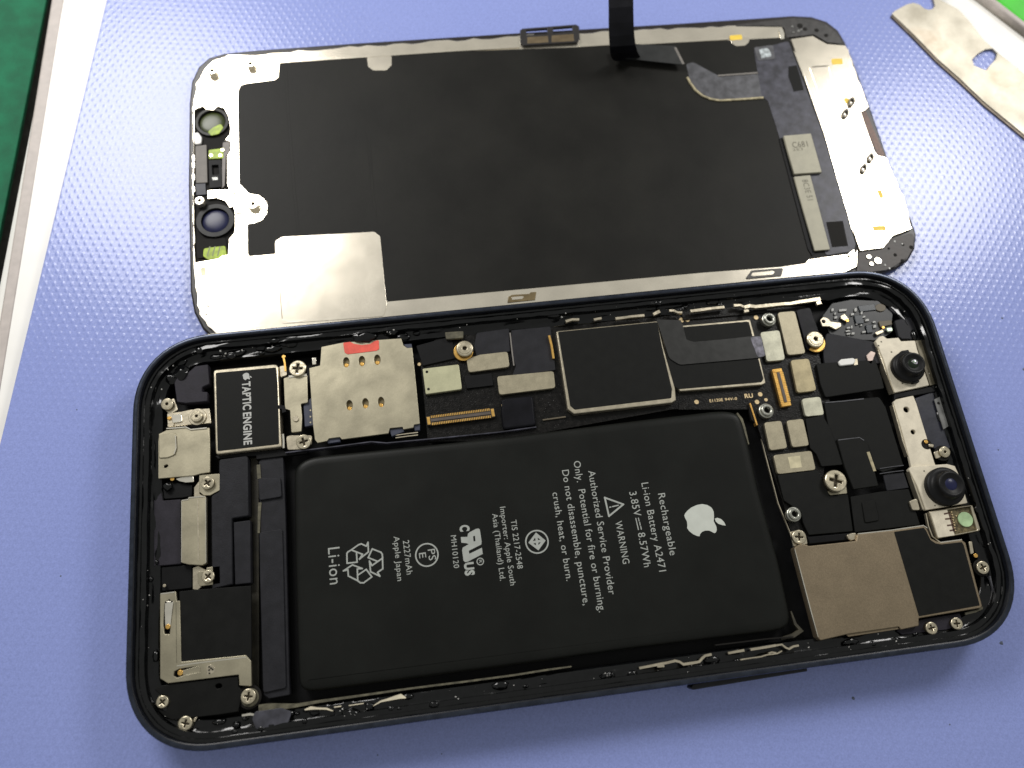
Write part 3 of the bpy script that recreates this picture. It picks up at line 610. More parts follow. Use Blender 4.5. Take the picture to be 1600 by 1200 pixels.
# ---- screws and stand-offs
def plus_hole(r=.58, w_=.13):
    return [(-w_, w_), (-w_, r), (w_, r), (w_, w_), (r, w_), (r, -w_), (w_, -w_), (w_, -r), (-w_, -r), (-w_, -w_), (-r, -w_), (-r, w_)][::-1]
def unit_circle(r, n=24): return [(r * math.cos(2 * PI * i / n), r * math.sin(2 * PI * i / n)) for i in range(n)]
sm = join_mesh([(0, prism_mesh([unit_circle(1), plus_hole()], .45, .45, .1)), (1, lathe_mesh(0, 0, [(.97, -.5), (.97, .12)], 20))])
sm.materials.append(screwm); sm.materials.append(mat('screw_recess', (.05, .04, .025), .4, metal=.6)); sm.name = 'screw'
sm2 = join_mesh([(0, prism_mesh([unit_circle(1), unit_circle(.27, 10)], .42, .42, .14)), (0, prism_mesh([unit_circle(.74), unit_circle(.27, 10)], .48, .1, .05)), (1, lathe_mesh(0, 0, [(.97, -.5), (.97, .12)], 20))])
sm2.materials.append(screwm); sm2.materials.append(mat('screw_recess', (.05, .04, .025))); sm2.name = 'screw_torx'
so = join_mesh([(0, prism_mesh([unit_circle(1), unit_circle(.42, 12)], .35, 1.0, .12)), (0, prism_mesh([unit_circle(.80), unit_circle(.42, 12)], .75, .5, .12)), (1, lathe_mesh(0, 0, [(.9, -.6), (.9, -.1)], 16))])
so.materials.append(stand); so.materials.append(hole); so.name = 'standoff'
def put(me, name, u, v, r, z, tilt=0, par=None):
    par = par or ph
    o = bpy.data.objects.new(name, me); C.objects.link(o); c = P(u, v, z); k = pxmm(u, v, z) * r
    o.parent = par; o.location = c * S - WLOC[par.name]; o.scale = (k, k, k * .9); o.rotation_euler = (random.uniform(-tilt, tilt), random.uniform(-tilt, tilt), random.uniform(0, PI))
    return o
def screw(u, v, r, z, me=None): return put(me or sm, 'screw', u, v, r, z, .05)

# ---- left end: connectors, haptic motor, speaker
LZ = 5.0
poly('antenna_block', ph, violet, [(272, 598), (276, 590), (296, 580), (305, 572), (325, 569), (327, 600), (316, 605), (315, 612), (324, 612), (324, 627), (290, 630), (276, 628)], 5.2, 1.5, b=.12, r=2)
poly('contact_plate', ph, nickel, [(272, 622), (278, 640), (265, 648), (257, 640), (262, 626)], 4.9, .4, r=2)
screw(262, 632, 9.5, 5.1, sm2)
poly('contact_plate', ph, nickel, [(261, 646), (284, 643), (298, 640), (327, 638), (330, 661), (300, 663), (262, 668)], 4.95, .5, b=.05, r=1, holes=[])
disc('gold_contact', ph, gold, 264, 653, 3, 5.2, .3, n=10)
poly('contact_spring', ph, bright, [(268, 648), (283, 646), (285, 659), (269, 661)], 5.15, .25, b=.08, r=2)
poly('contact_spring', ph, nickel, [(262, 661), (272, 660), (271, 666), (261, 667)], 5.2, .2, b=.05, r=2)
disc('washer', ph, nickel, 308, 651, 13.5, 5.2, .25, b=.08)
screw(308, 651, 9, 5.3, sm2)
cp = poly('connector_cover', ph, simm, [(260, 672), (292, 667), (298, 671.5), (327, 668), (328, 695), (328, 738), (314, 740), (303, 743), (247, 748), (247, 690), (248, 678)], 5.25, .5, b=.07, r=1.5, holes=[[(256, 727.5), (261, 725.5), (263, 728), (259, 731), (256, 731)]])
poly('raised_pad', cp, simm, [(248, 679), (262, 677), (274, 676), (275, 702), (272, 711), (262, 715), (248, 716)], 5.42, .2, b=.09, r=3)
strip('bright_fold', cp, bright, [(260, 669.5), (275, 668.5), (290, 667), (298, 671), (323, 668.5)], 5.4, 2.0, h=.2)
strip('bright_fold', cp, bright, [(274, 680), (275, 700), (272, 709)], 5.5, 1.5, h=.1)
disc('gold_contact', ph, gold, 269, 748, 3.4, 5.0, .3, n=10)
poly('contact_spring', ph, bright, [(273, 748), (284, 745), (302, 742), (303, 753), (290, 754), (280, 752)], 5.0, .3, b=.08, r=2)
poly('side_foam', ph, violet, [(240, 782), (252, 769), (254, 782), (282, 780), (283, 881), (240, 885)], 4.6, 1.2, b=.1, r=1)
poly('black_clip', ph, blackp, [(254, 757), (262, 752), (300, 757), (300, 775), (284, 778), (256, 780)], 4.4, 1.5, b=.1, r=3)
poly('mount_bracket', ph, nickel, [(303, 762), (312, 750), (312, 772), (322, 776), (303, 778)], 4.6, .4, r=1)
mb = poly('screw_plate', ph, simm, [(311, 742), (343, 740), (343, 766), (328, 774), (318, 774), (311, 768)], 5.0, .45, r=1); screw(325, 755, 10, 5.2)
spk = poly('contact_cover', ph, simm, [(283, 781), (294, 780), (295, 777), (320, 775), (321.5, 776), (322, 880), (316, 883), (294, 882), (283, 879)], 5.3, .9, b=.07, r=1.2)
strip('pressed_line', spk, nickel, [(309, 780), (309.5, 830), (310, 876)], 5.34, 2.5, h=.05)
strip('bright_fold', spk, bright, [(284, 782), (293.5, 780.5), (295, 777.5), (320, 775.5)], 5.37, 1.8, h=.12)
strip('bright_fold', spk, bright, [(283.6, 783), (283.6, 878)], 5.33, 1.0, h=.1)
strip('bright_fold', spk, bright, [(321.4, 778), (321.8, 879)], 5.33, 1.0, h=.1)
poly('mount_bracket', ph, nickel, [(301, 887), (310, 884), (321, 890), (320, 912), (309, 922), (301, 921)], 4.5, .4, r=1)
poly('screw_plate', ph, simm, [(309, 893), (321, 892), (323, 886.5), (344, 884), (344.5, 912), (312, 916), (309, 911)], 5.0, .45, r=1); screw(326, 901, 10, 5.2)
poly('black_clip', ph, blackp, [(252, 886), (300, 882), (300, 919), (252, 924)], 4.3, 1.5, b=.1, r=3)
disc('gold_contact', ph, nickel, 256.5, 915, 2.6, 5.0, .4, n=10)
sp = poly('loudspeaker_box', ph, charcoal, [(342, 718, 4), (387, 712, 4), (388.5, 806, 3), (362, 810, 3), (363, 913), (331, 921), (330, 775, 5), (342, 768, 2)], 5.0, 2.5, b=.15, r=1)
poly('loudspeaker_insert', sp, charcoal, [(364.5, 816), (391, 812.5), (392, 911), (367, 914)], 4.65, 2, b=.12, r=2)
poly('gap_foam', ph, hole, [(323, 780), (330, 776), (331, 880), (345, 880), (345, 886), (323, 884)], 3.6, 1, b=.05)
poly('gap_foam', ph, mat('sooty_brown', (.03, .026, .016), .6, var=.3), [(389, 716), (404, 714), (405, 1090), (393, 1092)], 3.0, .6, b=.05)

# lower left corner: antenna bracket, dark cover and screws
poly('dark_cover', ph, mat('black_cover_sheet', (.0055, .0056, .0052), .5, spec=.14, grain=.15), [(280, 924), (309, 921), (392, 915), (393, 1024), (392, 1036), (282, 1036)], 5.1, .5, b=.06, r=1)
lb = poly('antenna_bracket', ph, simm, [(250, 927), (274.5, 924), (276, 939), (281, 938.5), (283, 1034), (384, 1023.5), (392, 1033, 3), (393, 1072), (374, 1071), (373, 1054), (360, 1055.5), (300, 1063), (262, 1067.5, 5), (250, 1060)], 5.3, .5, b=.06, r=1.2,
          holes=[[(257, 943), (271, 943), (268, 968), (266, 982), (265, 991), (257, 991), (255, 975)], [(272, 1049), (280, 1045), (300, 1042), (312, 1041), (313, 1050), (290, 1054), (277, 1059), (271, 1056)]], lab='L shaped silver antenna bracket round the dark square cover')
poly('contact_spring', lb, bright, [(257.5, 940), (271, 939), (269, 954), (266, 980), (258, 981), (257, 955)], 5.36, .2, b=.05, r=1.5)
disc('gold_contact', lb, gold, 262, 979, 4, 5.4, .25, n=12)
poly('contact_spring', lb, simm, [(283, 1048), (312, 1040), (313, 1051), (286, 1055)], 5.30, .2, b=.04, r=2)
disc('gold_contact', lb, gold, 281.5, 1051, 4.5, 5.36, .25, n=12)
poly('spring_weld_pad', lb, nickel, [(322, 1041, 3), (330, 1038, 3), (336, 1043, 4), (335, 1050, 4), (327, 1055, 3), (323, 1054)], 5.33, .08, b=.02, r=2)
for u, v in ((326.5, 1042), (326.5, 1047), (327, 1052), (332, 1046), (329.5, 1044), (259, 941), (264, 937.5), (268.5, 940)): disc('pinhole', lb, hole, u, v, 1.4, 5.41, .08, b=0, n=8)
strip('bright_fold', lb, bright, [(276.5, 1040.5), (300, 1037), (340, 1032), (384, 1027)], 5.33, 1.6, h=.1)
strip('bright_fold', lb, bright, [(251, 928), (273, 925)], 5.34, 2, h=.1)
strip('pressed_line', lb, dirty, [(275, 942), (276, 1036)], 5.31, 1, h=.03)
ap = poly('antenna_cover', ph, mat('black_cover_sheet', (.016, .016, .017)), [(241, 1077), (252, 1071), (300, 1065), (360, 1058), (372, 1057.5), (373, 1073), (379, 1080), (376, 1096), (372, 1112), (340, 1117), (304, 1121), (268, 1125), (256, 1119), (247, 1110), (260, 1106), (266, 1096), (262, 1087), (250, 1085)], 5.0, .6, b=.08, r=1.5, holes=[circ(341.5, 1072, 5.5, 5.0, 16, 4)])
disc('screw_seat', ph, dirty, 256, 1095, 11.5, 4.8, .3, b=.05); screw(254.5, 1096.5, 9.8, 5.0)
disc('screw_seat', ph, dirty, 290, 1129, 13, 4.7, .3, b=.05); screw(290.5, 1130, 11.2, 4.95)
disc('screw_seat', ph, hole, 390, 1089, 19, 4.7, .3, b=.05); disc('washer', ph, dirty, 390, 1090, 14.5, 4.9, .25, b=.08); screw(389, 1088, 12, 5.1)
poly('side_foil', ph, nickel, [(303, 1122), (308, 1120), (305, 1127), (302, 1129)], 5.0, .3, b=.05)
poly('grey_foil', ph, mat('smoky_foil', (.035, .035, .045), .4, var=.3), [(398, 1112), (440, 1106), (456, 1112), (450, 1130), (400, 1140), (394, 1124)], 5.85, .1, b=.03, r=5)
strip('spring_rail', ph, bright, [(378, 1118), (390, 1116), (398, 1117)], 5.6, 4, h=.4, jit=.3)
# haptic motor
te = poly('haptic_motor', ph, nickel, [(333, 578, 5), (434, 568.5, 6), (439.5, 698, 2), (337, 710, 4)], 5.5, 2.8, b=.16, r=4)
poly('black_label', te, label, [(337, 582.5), (431, 574), (433.5, 600), (436, 694), (340, 705)], 5.54, .1, b=.02, r=2.5)
ZT = 5.545
text('lettering', te, inkt, 'TAPTIC', (378.5, 597), (380, 641), 12, ZT, .03)
text('lettering', te, inkt, 'ENGINE', (380, 645), (381.2, 695.5), 12, ZT, .03)
APPLE = [(1077, 553), (1078, 530), (1076, 500), (1067, 478), (1055, 463), (1025, 445), (985, 438), (945, 445), (900, 465), (870, 490), (852, 512), (846, 528), (853, 548), (866, 572), (870, 600), (868, 625), (885, 650), (915, 673), (945, 687), (965, 690), (970, 672), (985, 655), (1010, 645), (1040, 645), (1062, 655), (1080, 665), (1092, 660), (1100, 640), (1097, 615), (1085, 590), (1076, 572)]
LEAF = [(1084, 552), (1105, 545), (1135, 556), (1158, 580), (1170, 606), (1145, 603), (1112, 592), (1092, 574)]
def logo(par, mt, f, z):
    link('printed_logo', prism_mesh([topx([f(*p) for p in APPLE], z), topx([f(*p) for p in LEAF], z)], z + .008, .03, 0), mt, par)
logo(te, inkt, lambda x, y: (379 + (x - 846) / 324 * 14.5, 582.5 + (y - 438) / 252 * 11.5), ZT)
strip('motor_lead', te, blackp, [(432, 636), (442, 636), (444, 644)], 5.5, 7, h=1)
poly('wall_rail', ph, blackp, [(336, 712), (440, 701), (446, 706), (480, 702), (480, 708), (400, 718), (400, 712), (340, 717)], 4.6, 1, b=.1)

# brackets between motor and sim reader
poly('contact_spring', ph, nickel, [(436, 572), (447, 570), (449, 586), (438, 590)], 4.8, .6, b=.1, r=2)
disc('gold_contact', ph, gold, 443, 557, 3, 4.7, .4, n=10)
strip('contact_spring', ph, gold, [(443, 558), (445, 568), (446, 580)], 4.9, 3, h=.3)
screw(466, 577, 13, 5.2)
bk = poly('board_bracket', ph, simm, [(443, 591), (452, 588), (480, 585), (481, 629), (470, 631), (472, 652), (471, 674), (455, 676), (453, 641), (445, 639)], 5.3, .5, b=.07, r=2)
strip('bright_fold', bk, bright, [(451, 588.5), (465, 587), (479, 585.5)], 5.4, 4, h=.15)
disc('rivet', bk, nickel, 462, 654, 4.5, 5.5, .3)
poly('board_bracket', ph, nickel, [(447, 682), (455, 680), (488, 680), (487, 694), (474, 702), (449, 703)], 4.9, .4, b=.06, r=4)
strip('bright_fold', ph, bright, [(442, 678), (443, 688), (443, 700)], 5.0, 3, h=.3)
screw(475, 691, 11.5, 5.0)
poly('blue_socket', ph, mat('blue_black_plastic', (.03, .035, .06), .5), [(474, 634), (485, 622), (490, 622), (491, 664), (476, 667)], 4.9, 1, b=.08, r=1)
for v in (641, 651, 660): disc('socket_hole', ph, nickel, 485, v, 1.6, 4.95, .1, n=8)
poly('side_spring', ph, bright, [(487, 559), (494, 558), (494, 569), (488, 570)], 4.8, .5, b=.08)

# sim card reader
simz = 5.45
slots = [circ(u, v, 4.8, simz, 16, 8.2) for u, v in ((541, 566), (565.5, 564), (589.5, 562), (546, 633), (571, 630), (595.5, 628))]
sim = poly('sim_reader', ph, simm, [(502, 542), (536, 535), (590, 531), (627, 528.5), (630, 539), (636, 543.5), (644, 543), (650, 600), (656, 662), (647, 663.5), (646, 668), (630, 671), (629, 667), (609, 669), (607, 677), (534, 686.5), (531, 683), (514, 685), (511, 689), (496, 692), (492, 687), (489, 664), (483, 575), (500, 571)], simz, .5, b=.05, r=1, holes=slots)
poly('reader_floor', sim, mat('brown_bronze', (.16, .125, .06), .5, metal=.4), [(505, 547), (625, 535), (650, 655), (500, 680)], simz - .5, .2, b=0)
for u, v in ((541, 570.5), (565.5, 568.5), (589.5, 566.5), (546, 638), (571, 635), (595.5, 633)):
    disc('gold_contact', sim, gold, u, v, 3.4, simz - .22, .28, b=.1, n=12)
poly('water_sticker', sim, redm, [(536, 535.5), (547, 534), (553, 537), (565, 539), (578, 537.5), (585, 533), (592, 531), (592.5, 545.5), (588, 548), (543, 553.5), (538.5, 551)], simz + .06, .06, b=.02, r=2)
for q in ([(511, 683), (531, 681), (532, 690), (512, 693)], [(608, 671), (628, 668), (632, 674), (612, 682)], [(630, 538), (643, 537), (644, 543), (636, 544)], [(646, 664), (656, 662), (656, 672), (648, 673)]):
    poly('reader_hinge', sim, mat('blue_black_plastic', (.03, .035, .06)), q, 5.1, .9, b=.06, r=1)
for v in (680, 684): strip('reader_spring', sim, nickel, [(618, v), (636, v - 2.5), (653, v - 4.5)], 5.0, 1.6, h=.3)

# ---- main logic board
bd = poly('logic_board', ph, pcb, [(655, 545), (700, 520), (745, 512), (865, 498), (1160, 488), (1215, 480), (1258, 478), (1282, 560), (1300, 640), (1285, 760), (1262, 846), (1240, 848), (1222, 780), (1180, 656), (1168, 632), (1050, 640), (895, 668), (780, 690), (668, 690), (660, 600)], 4.3, .7, b=.08)
BZ2 = 4.3
poly('flex_cover', bd, blackp, [(650, 540), (705, 525), (712, 560), (660, 572)], 4.6, .5, b=.1, r=2)
gc = poly('chip_lid', bd, greenchip, [(660, 576, 2), (717, 569, 3), (722, 608, 3), (665, 616, 2)], 5.05, .75, b=.08, r=3, lab='pale greenish chip lid with two pinholes')
for u, v in ((667, 581), (669.5, 608)): disc('pinhole', gc, hole, u, v, 2.2, 5.06, .05, b=0, n=10)
def chip(pts, z=4.95, h=.65, lab=None, mt=None, r=4.5): return poly('shield_lid', bd, mt or shield, pts, z, h, b=.06, r=r, lab=lab)
poly('board_flex', bd, charcoal, [(741, 540), (745, 520), (795, 513), (797, 549), (752, 556), (745, 560)], 4.75, .3, b=.04, r=2)
poly('board_flex', bd, charcoal, [(799, 516), (860, 510), (868, 578), (800, 588), (806, 572), (800, 550)], 4.85, .4, b=.04, r=2)
strip('board_flex', bd, greypad, [(797, 520), (800, 548), (803, 571)], 4.95, 2, h=.2)
chip([(729, 562), (738, 558), (750, 554), (793, 549), (796.5, 573), (732, 582)])
chip([(776.5, 588), (865, 579.5), (868, 606), (780, 617)], 5.05, .7)
strip('contact_spring', bd, gold, [(858, 524), (862, 540), (865, 560)], 5.3, 3.5, h=.5)
poly('chip', bd, blackp, [(726, 588), (768, 583), (771, 602), (729, 607)], 4.7, .5, b=.05)
poly('folded_flex', bd, flexm, [(783, 625, 3), (790, 622), (833, 618), (836, 650), (838, 664), (786, 671), (783, 645)], 5.1, .9, b=.3, r=5)
strip('bright_fold', bd, goldt, [(784, 632), (785.5, 641)], 5.0, 1.6, h=.3)
# socket connectors with pins
def conn(a, b, c, d, nside, mt_body, lab, z=5.0, gap_mt=None, endw=.09):
    """a-b is the long edge, d-c the opposite one"""
    body = poly('socket_connector', bd, mt_body, [a, b, c, d], z, .8, b=.06, r=1.5, lab=lab)
    A, B, C_, D = [P(*q, z) for q in (a, b, c, d)]
    V = []; F = []
    def pt(s, t): return (A * (1 - s) + B * s) * (1 - t) + (D * (1 - s) + C_ * s) * t
    def bx(s0, s1, t0, t1, z0, z1):
        i = len(V)
        for zz in (z0, z1):
            for s, t in ((s0, t0), (s1, t0), (s1, t1), (s0, t1)):
                q = pt(s, t); V.append((q.x, q.y, zz))
        F.extend([(i + 4, i + 5, i + 6, i + 7), (i, i + 1, i + 5, i + 4), (i + 1, i + 2, i + 6, i + 5), (i + 2, i + 3, i + 7, i + 6), (i + 3, i, i + 4, i + 7)])
    for k in range(nside):
        s = endw + (1 - 2 * endw) * (k + .5) / nside; ds = (1 - 2 * endw) / nside * .3
        bx(s - ds, s + ds, -.02, .24, z - .1, z + .06); bx(s - ds, s + ds, .76, 1.02, z - .1, z + .06)
    link('contact_pins', mesh_of(V, F), gold, body, kind='stuff')
    V.clear(); F.clear(); bx(endw * .95, 1 - endw * .95, .36, .64, z - .1, z + .12); link('centre_rib', mesh_of(V, F), mat('brown_plastic', (.07, .055, .045), .5), body)
    for s0, s1 in ((.01, endw * .8), (1 - endw * .8, .99)):
        V.clear(); F.clear(); bx(s0, s1, .08, .92, z - .1, z + .10); link('end_cap', mesh_of(V, F), gold, body)
    return body
conn((665.5, 651), (772, 637.5), (774.5, 651.5), (667.5, 665), 34, mat('socket_black', (.02, .016, .012), .45), 'long black and gold socket', endw=.065)
conn((1237, 633.5), (1221.5, 575), (1206.5, 577), (1221.5, 636), 17, goldd, 'small upright gold socket', endw=.11)

V = []; F = []
for _ in range(110):
    u = random.choice((random.uniform(665, 770), random.uniform(840, 876), random.uniform(1190, 1240))); v = random.uniform(600, 680) if u < 900 else random.uniform(560, 700)
    c = P(u, v, 4.32); r_ = random.uniform(.02, .055); i0 = len(V); a0 = random.uniform(0, 6)
    for j in range(4): V.append((c.x + r_ * math.cos(a0 + j * PI / 2), c.y + r_ * math.sin(a0 + j * PI / 2), 4.305))
    V.append((c.x, c.y, 4.32 + r_ * .6)); F += [(i0 + j, i0 + (j + 1) % 4, i0 + 4) for j in range(4)]
link('dust_specks', mesh_of(V, F), mat('pale_dust', (.20, .20, .20), .6), bd, kind='stuff')
# processor shields
sh = poly('processor_shield', ph, nickel, [(869, 518), (872, 517), (1027, 501.5), (1036, 540), (1055, 607), (1056.5, 625), (1050, 629), (897, 646.5, 2), (887, 639, 2)], 5.45, 1.3, b=.14, r=1.5)
poly('black_label', sh, label, [(872, 518.5), (1027, 503), (1034, 540), (1050, 608), (1049, 622), (898, 640), (891, 634)], 5.5, .12, b=.02, r=2)
sh2 = poly('memory_shield', ph, nickel, [(1029, 503), (1064, 510), (1066, 508.5), (1172, 499), (1178, 520), (1196.5, 598), (1191, 601), (1063, 611), (1054, 600)], 5.2, 1.0, b=.1, r=2)
poly('black_label', sh2, label, [(1032, 506), (1068, 511), (1170, 502), (1193, 592), (1190, 597), (1060, 608), (1050, 600)], 5.25, .1, b=.02, r=3)
fc = poly('flex_cable', ph, mat('satin_charcoal_flex', (.021, .021, .020), .36, spec=.3, bump=.01, bscale=10), [(1026, 499), (1064, 500), (1068, 512), (1073, 531, 4), (1085, 534), (1130, 530), (1176, 525), (1188, 524), (1195, 557), (1186, 559), (1120, 565), (1062, 570, 12), (1046, 560, 10), (1036, 530)], 5.42, .14, b=.03, r=2)
poly('cable_crease', fc, mat('cloudy_flex', (.11, .105, .13), .35, var=.5, vscale=10), [(1172, 527), (1189, 525), (1196, 556), (1184, 558)], 5.44, .04, b=.01, r=3)
poly('board_margin', ph, pcb, [(1064, 486), (1195, 476), (1200, 488), (1068, 500)], 4.6, .5, b=.05)
for u, v, r in ((1065, 500, 4), (1074, 499, 4), (1181.5, 496, 3.6), (1088.5, 628, 3.6), (1188, 616, 3.6), (1183, 628, 3.6), (1197, 624.5, 2.8), (1239, 789, 2.2), (655, 569, 2.8)):
    disc('gold_test_pad', bd, goldt, u, v, r, 4.4, .2, b=.04, n=14)
bm_ = poly('board_margin', ph, pcb, [(1060, 614), (1196, 603), (1200, 640), (1060, 640)], 4.35, .3, b=.05)
text('lettering', bm_, goldt, 'E1120E', (1109, 628.5), (1130, 626.5), 4.6, 4.355, .02)
text('lettering', bm_, goldt, '94V-0', (1133, 626.2), (1152, 624.5), 4.2, 4.355, .02)
text('lettering', bm_, goldt, 'RU', (1164, 622), (1177, 621), 6.5, 4.355, .03)
chip([(1215, 488), (1242, 485.5), (1259, 552), (1231, 555)])
chip([(1188, 519), (1218, 515.5), (1227, 562), (1198, 565)], mt=mat('pale_grey_shield', (.42, .41, .32), .5, metal=.6, grain=.1))
chip([(1235.5, 562.5), (1264, 560), (1276, 610), (1246, 614)], mt=mat('dark_tan_shield', (.33, .28, .17), .5, metal=.6, grain=.1))
chip([(1253, 623), (1282, 619.5), (1288, 648), (1258.5, 651)], mt=mat('pale_grey_shield', (.4, .4, .3)))
chip([(1194, 660), (1221, 657), (1230.5, 700), (1203, 704)])
chip([(1229, 657), (1255, 654), (1264.5, 696), (1238, 699)])
cg = chip([(1208.5, 711), (1268, 704), (1275, 734), (1215, 741)])
poly('etched_code', cg, mat('lighter_etch', (.50, .45, .30), .5, metal=.5), [(1231, 714), (1250, 712), (1253, 730), (1235, 732)], 4.96, .03, b=0)
# gold flex tabs by the board corner
strip('gold_flex_edge', ph, goldd, [(1172, 630), (1177, 645), (1183, 664)], 4.9, 2.4, h=1)
poly('tape_corner', ph, hole, [(1170, 632), (1182, 640), (1184, 664), (1174, 655)], 4.7, .8, b=.05)
strip('battery_side_edge', ph, dirty, [(1152, 645), (1158, 655), (1163, 668), (1170, 694)], 5.0, [2, 6, 4, 1.5], h=.7)
for u, v, r in ((1200.5, 500, 10.5), (1196.5, 642.5, 11.5), (1239.5, 804, 11.5)): put(so, 'standoff', u, v, r, 5.0)
disc('gold_washer', ph, gold, 724, 549, 15, 4.9, .3, b=.1, n=30); screw(726, 546, 13, 5.1, sm2)
disc('gold_washer', ph, gold, 1274, 535, 15.5, 4.9, .3, b=.1, n=30); screw(1272.5, 531.5, 13, 5.1, sm2)
poly('screw_plate', ph, simm, [(1288, 755), (1296, 742), (1322, 756), (1324, 771), (1298, 774), (1294, 770)], 4.7, .4, r=2); screw(1303.5, 752.5, 17, 5.2)
poly('screw_plate', ph, nickel, [(1234, 831), (1246, 828), (1260, 838), (1262, 850), (1240, 854)], 4.8, .3, r=2); screw(1247.5, 839.5, 11, 5.0)
poly('inner_bracket', ph, dirty, [(695, 519), (724, 517), (724, 528), (697, 530)], 5.2, .6, b=.1, r=2)

strip('tray_edge', ph, greyflex, [(446, 707), (520, 698), (580, 690), (604, 692), (700, 683), (780, 675), (838, 667)], 5.0, 1.8, h=1.2)
strip('board_edge', ph, mat('dull_brass', (.1, .08, .05)), [(848, 656), (884, 651)], 4.6, 2.2, h=.6)
# ---- right end cables and plates
poly('flex_ribbon', ph, flexm, [(1244, 484), (1266, 480), (1273, 500), (1281, 522), (1262, 552), (1254, 520)], 4.9, .3, b=.08, r=4)
poly('antenna_flex', ph, charcoal, [(1286, 548), (1292, 520), (1378, 536), (1386, 566), (1290, 578)], 4.6, .6, b=.1, r=4)
poly('flash_pad', ph, whitepl, [(1310, 565), (1315, 561), (1334, 559, 3), (1337, 563), (1334, 569), (1313, 571.5)], 5.25, .5, b=.12, r=3)
poly('flash_tab', ph, nickel, [(1335, 561), (1340, 560), (1341, 570), (1334, 571)], 5.0, .3, b=.06, r=1)
p1 = poly('camera_flex', ph, label, [(1276, 568), (1368, 562), (1378, 590), (1382, 607), (1290, 621), (1282, 600)], 4.9, .5, b=.1, r=3)
p2 = poly('camera_flex', ph, label, [(1288, 628), (1374, 620, 5), (1384, 636), (1412, 728), (1380, 738), (1300, 700)], 4.75, .6, b=.1, r=2)
strip('pressed_line', p2, smoke, [(1290, 629), (1315, 627), (1350, 623)], 4.83, 1.6, h=.06)
cn = poly('camera_connector', ph, label, [(1308, 686), (1342, 682, 6), (1357, 694, 4), (1364, 725), (1373, 759), (1334, 765), (1320, 730)], 5.25, .6, b=.12, r=2)
strip('bright_fold', cn, glue, [(1356.5, 706), (1361, 719), (1367, 736)], 5.3, 5, h=.12)
strip('bright_fold', cn, smoke, [(1310, 687.5), (1330, 685), (1343, 683.5), (1350, 688)], 5.3, 1.6, h=.08)
poly('black_tape', ph, label, [(1259, 654), (1280, 650), (1288, 653), (1298, 670), (1318, 726), (1284, 729), (1276, 710), (1266, 700)], 4.95, .35, b=.08, r=2)
poly('black_tape', ph, label, [(1215, 742), (1277, 735), (1289, 755), (1296, 775), (1325, 772), (1333, 830), (1264, 836), (1254, 815), (1252, 800), (1225, 782)], 4.95, .4, b=.08, r=2)
p4 = poly('camera_flex', ph, label, [(1329, 776), (1376, 768), (1420, 764), (1438, 820), (1336, 832)], 4.7, .5, b=.08, r=2)
poly('raised_pad', p4, label, [(1347, 784), (1367, 780), (1374, 813), (1352, 817)], 4.9, .3, b=.08, r=3)
for v in (732, 740): strip('flex_edge', ph, smoke, [(1375, v), (1395, v - 3), (1412, v - 5)], 4.9, 1.2, h=.2)
poly('flex_pad', ph, charcoal, [(1380, 742), (1412, 738), (1420, 762), (1386, 767)], 4.6, .3, b=.05, r=1)
strip('board_edge', ph, nickel, [(1186, 668), (1195, 706), (1216, 786), (1240, 845)], 4.2, 1.2, h=.4)
strip('board_edge', ph, smoke, [(1240, 850), (1250, 890), (1262, 940), (1276, 985)], 4.6, 1.6, h=.4)

# tiny parts on the flash and microphone board
fb = poly('flash_board', ph, mat('black_solder_mask', (.006, .007, .008), .4), [(1285, 494), (1300, 474), (1330, 468), (1372, 470), (1395, 490), (1392, 520), (1375, 532), (1300, 530)], 4.4, .4, b=.05, r=4)
tp = [(1317, 484.5, 12, 4), (1326, 512, 6, 3), (1325, 517, 7, 3), (1326, 521.5, 6, 3), (1333, 521, 5, 4), (1331, 511, 3, 5), (1332, 491, 5, 4), (1346.5, 489, 3, 5), (1350, 495, 5, 3), (1355, 500, 6, 4), (1350, 518.5, 6, 3.4), (1366, 503, 5, 3), (1367, 510, 5, 5), (1305, 490, 3, 4), (1306, 496, 5, 4), (1339, 506, 3, 3), (1346, 508, 3, 3), (1337, 484, 4, 6), (1301, 484, 4, 5), (1358, 517, 4, 4)]
for k_, (u, v, a, b) in enumerate(tp):
    poly('capacitor', fb, tiny_w, [(u - a / 2, v - b / 2 + .4), (u + a / 2, v - b / 2 - .4), (u + a / 2, v + b / 2 - .4), (u - a / 2, v + b / 2 + .4)], 4.65, .3, b=.05)
poly('chip', fb, mat('blue_black_chip', (.006, .012, .018), .3), [(1335, 493), (1347, 492), (1350, 505), (1338, 506)], 4.7, .3, b=.04)
poly('chip', fb, mat('blue_black_chip', (.006, .012, .018)), [(1353, 508), (1362, 507), (1364, 519), (1355, 520)], 4.7, .3, b=.04)
poly('chip', fb, mat('blue_black_chip', (.006, .012, .018)), [(1341, 478), (1366, 475), (1369, 484), (1344, 487)], 4.6, .3, b=.04)
poly('ground_clip', ph, nickel, [(1281.5, 500, 4), (1286, 495), (1294, 497), (1298, 502), (1314, 504), (1315, 510), (1306, 515), (1296, 510), (1285, 510)], 5.0, .35, b=.08, r=2)
disc('clip_hole', ph, hole, 1287, 502, 3, 5.03, .1, b=0, n=12)
poly('ground_clip', ph, nickel, [(1314, 493), (1320, 490), (1327, 499), (1324, 503), (1314, 498)], 4.9, .3, b=.06, r=2)
disc('gold_contact', ph, gold, 1324, 500.5, 2.8, 5.0, .2, n=10)
disc('microphone', ph, mat('dull_brass', (.10, .08, .05), .4, metal=.5), 1376, 480.5, 8, 4.6, .5, ry=6)
poly('ground_clip', ph, mat('dull_brass', (.1, .08, .05)), [(1373, 502), (1393, 500), (1394, 507), (1376, 511)], 4.7, .3, b=.05, r=1)
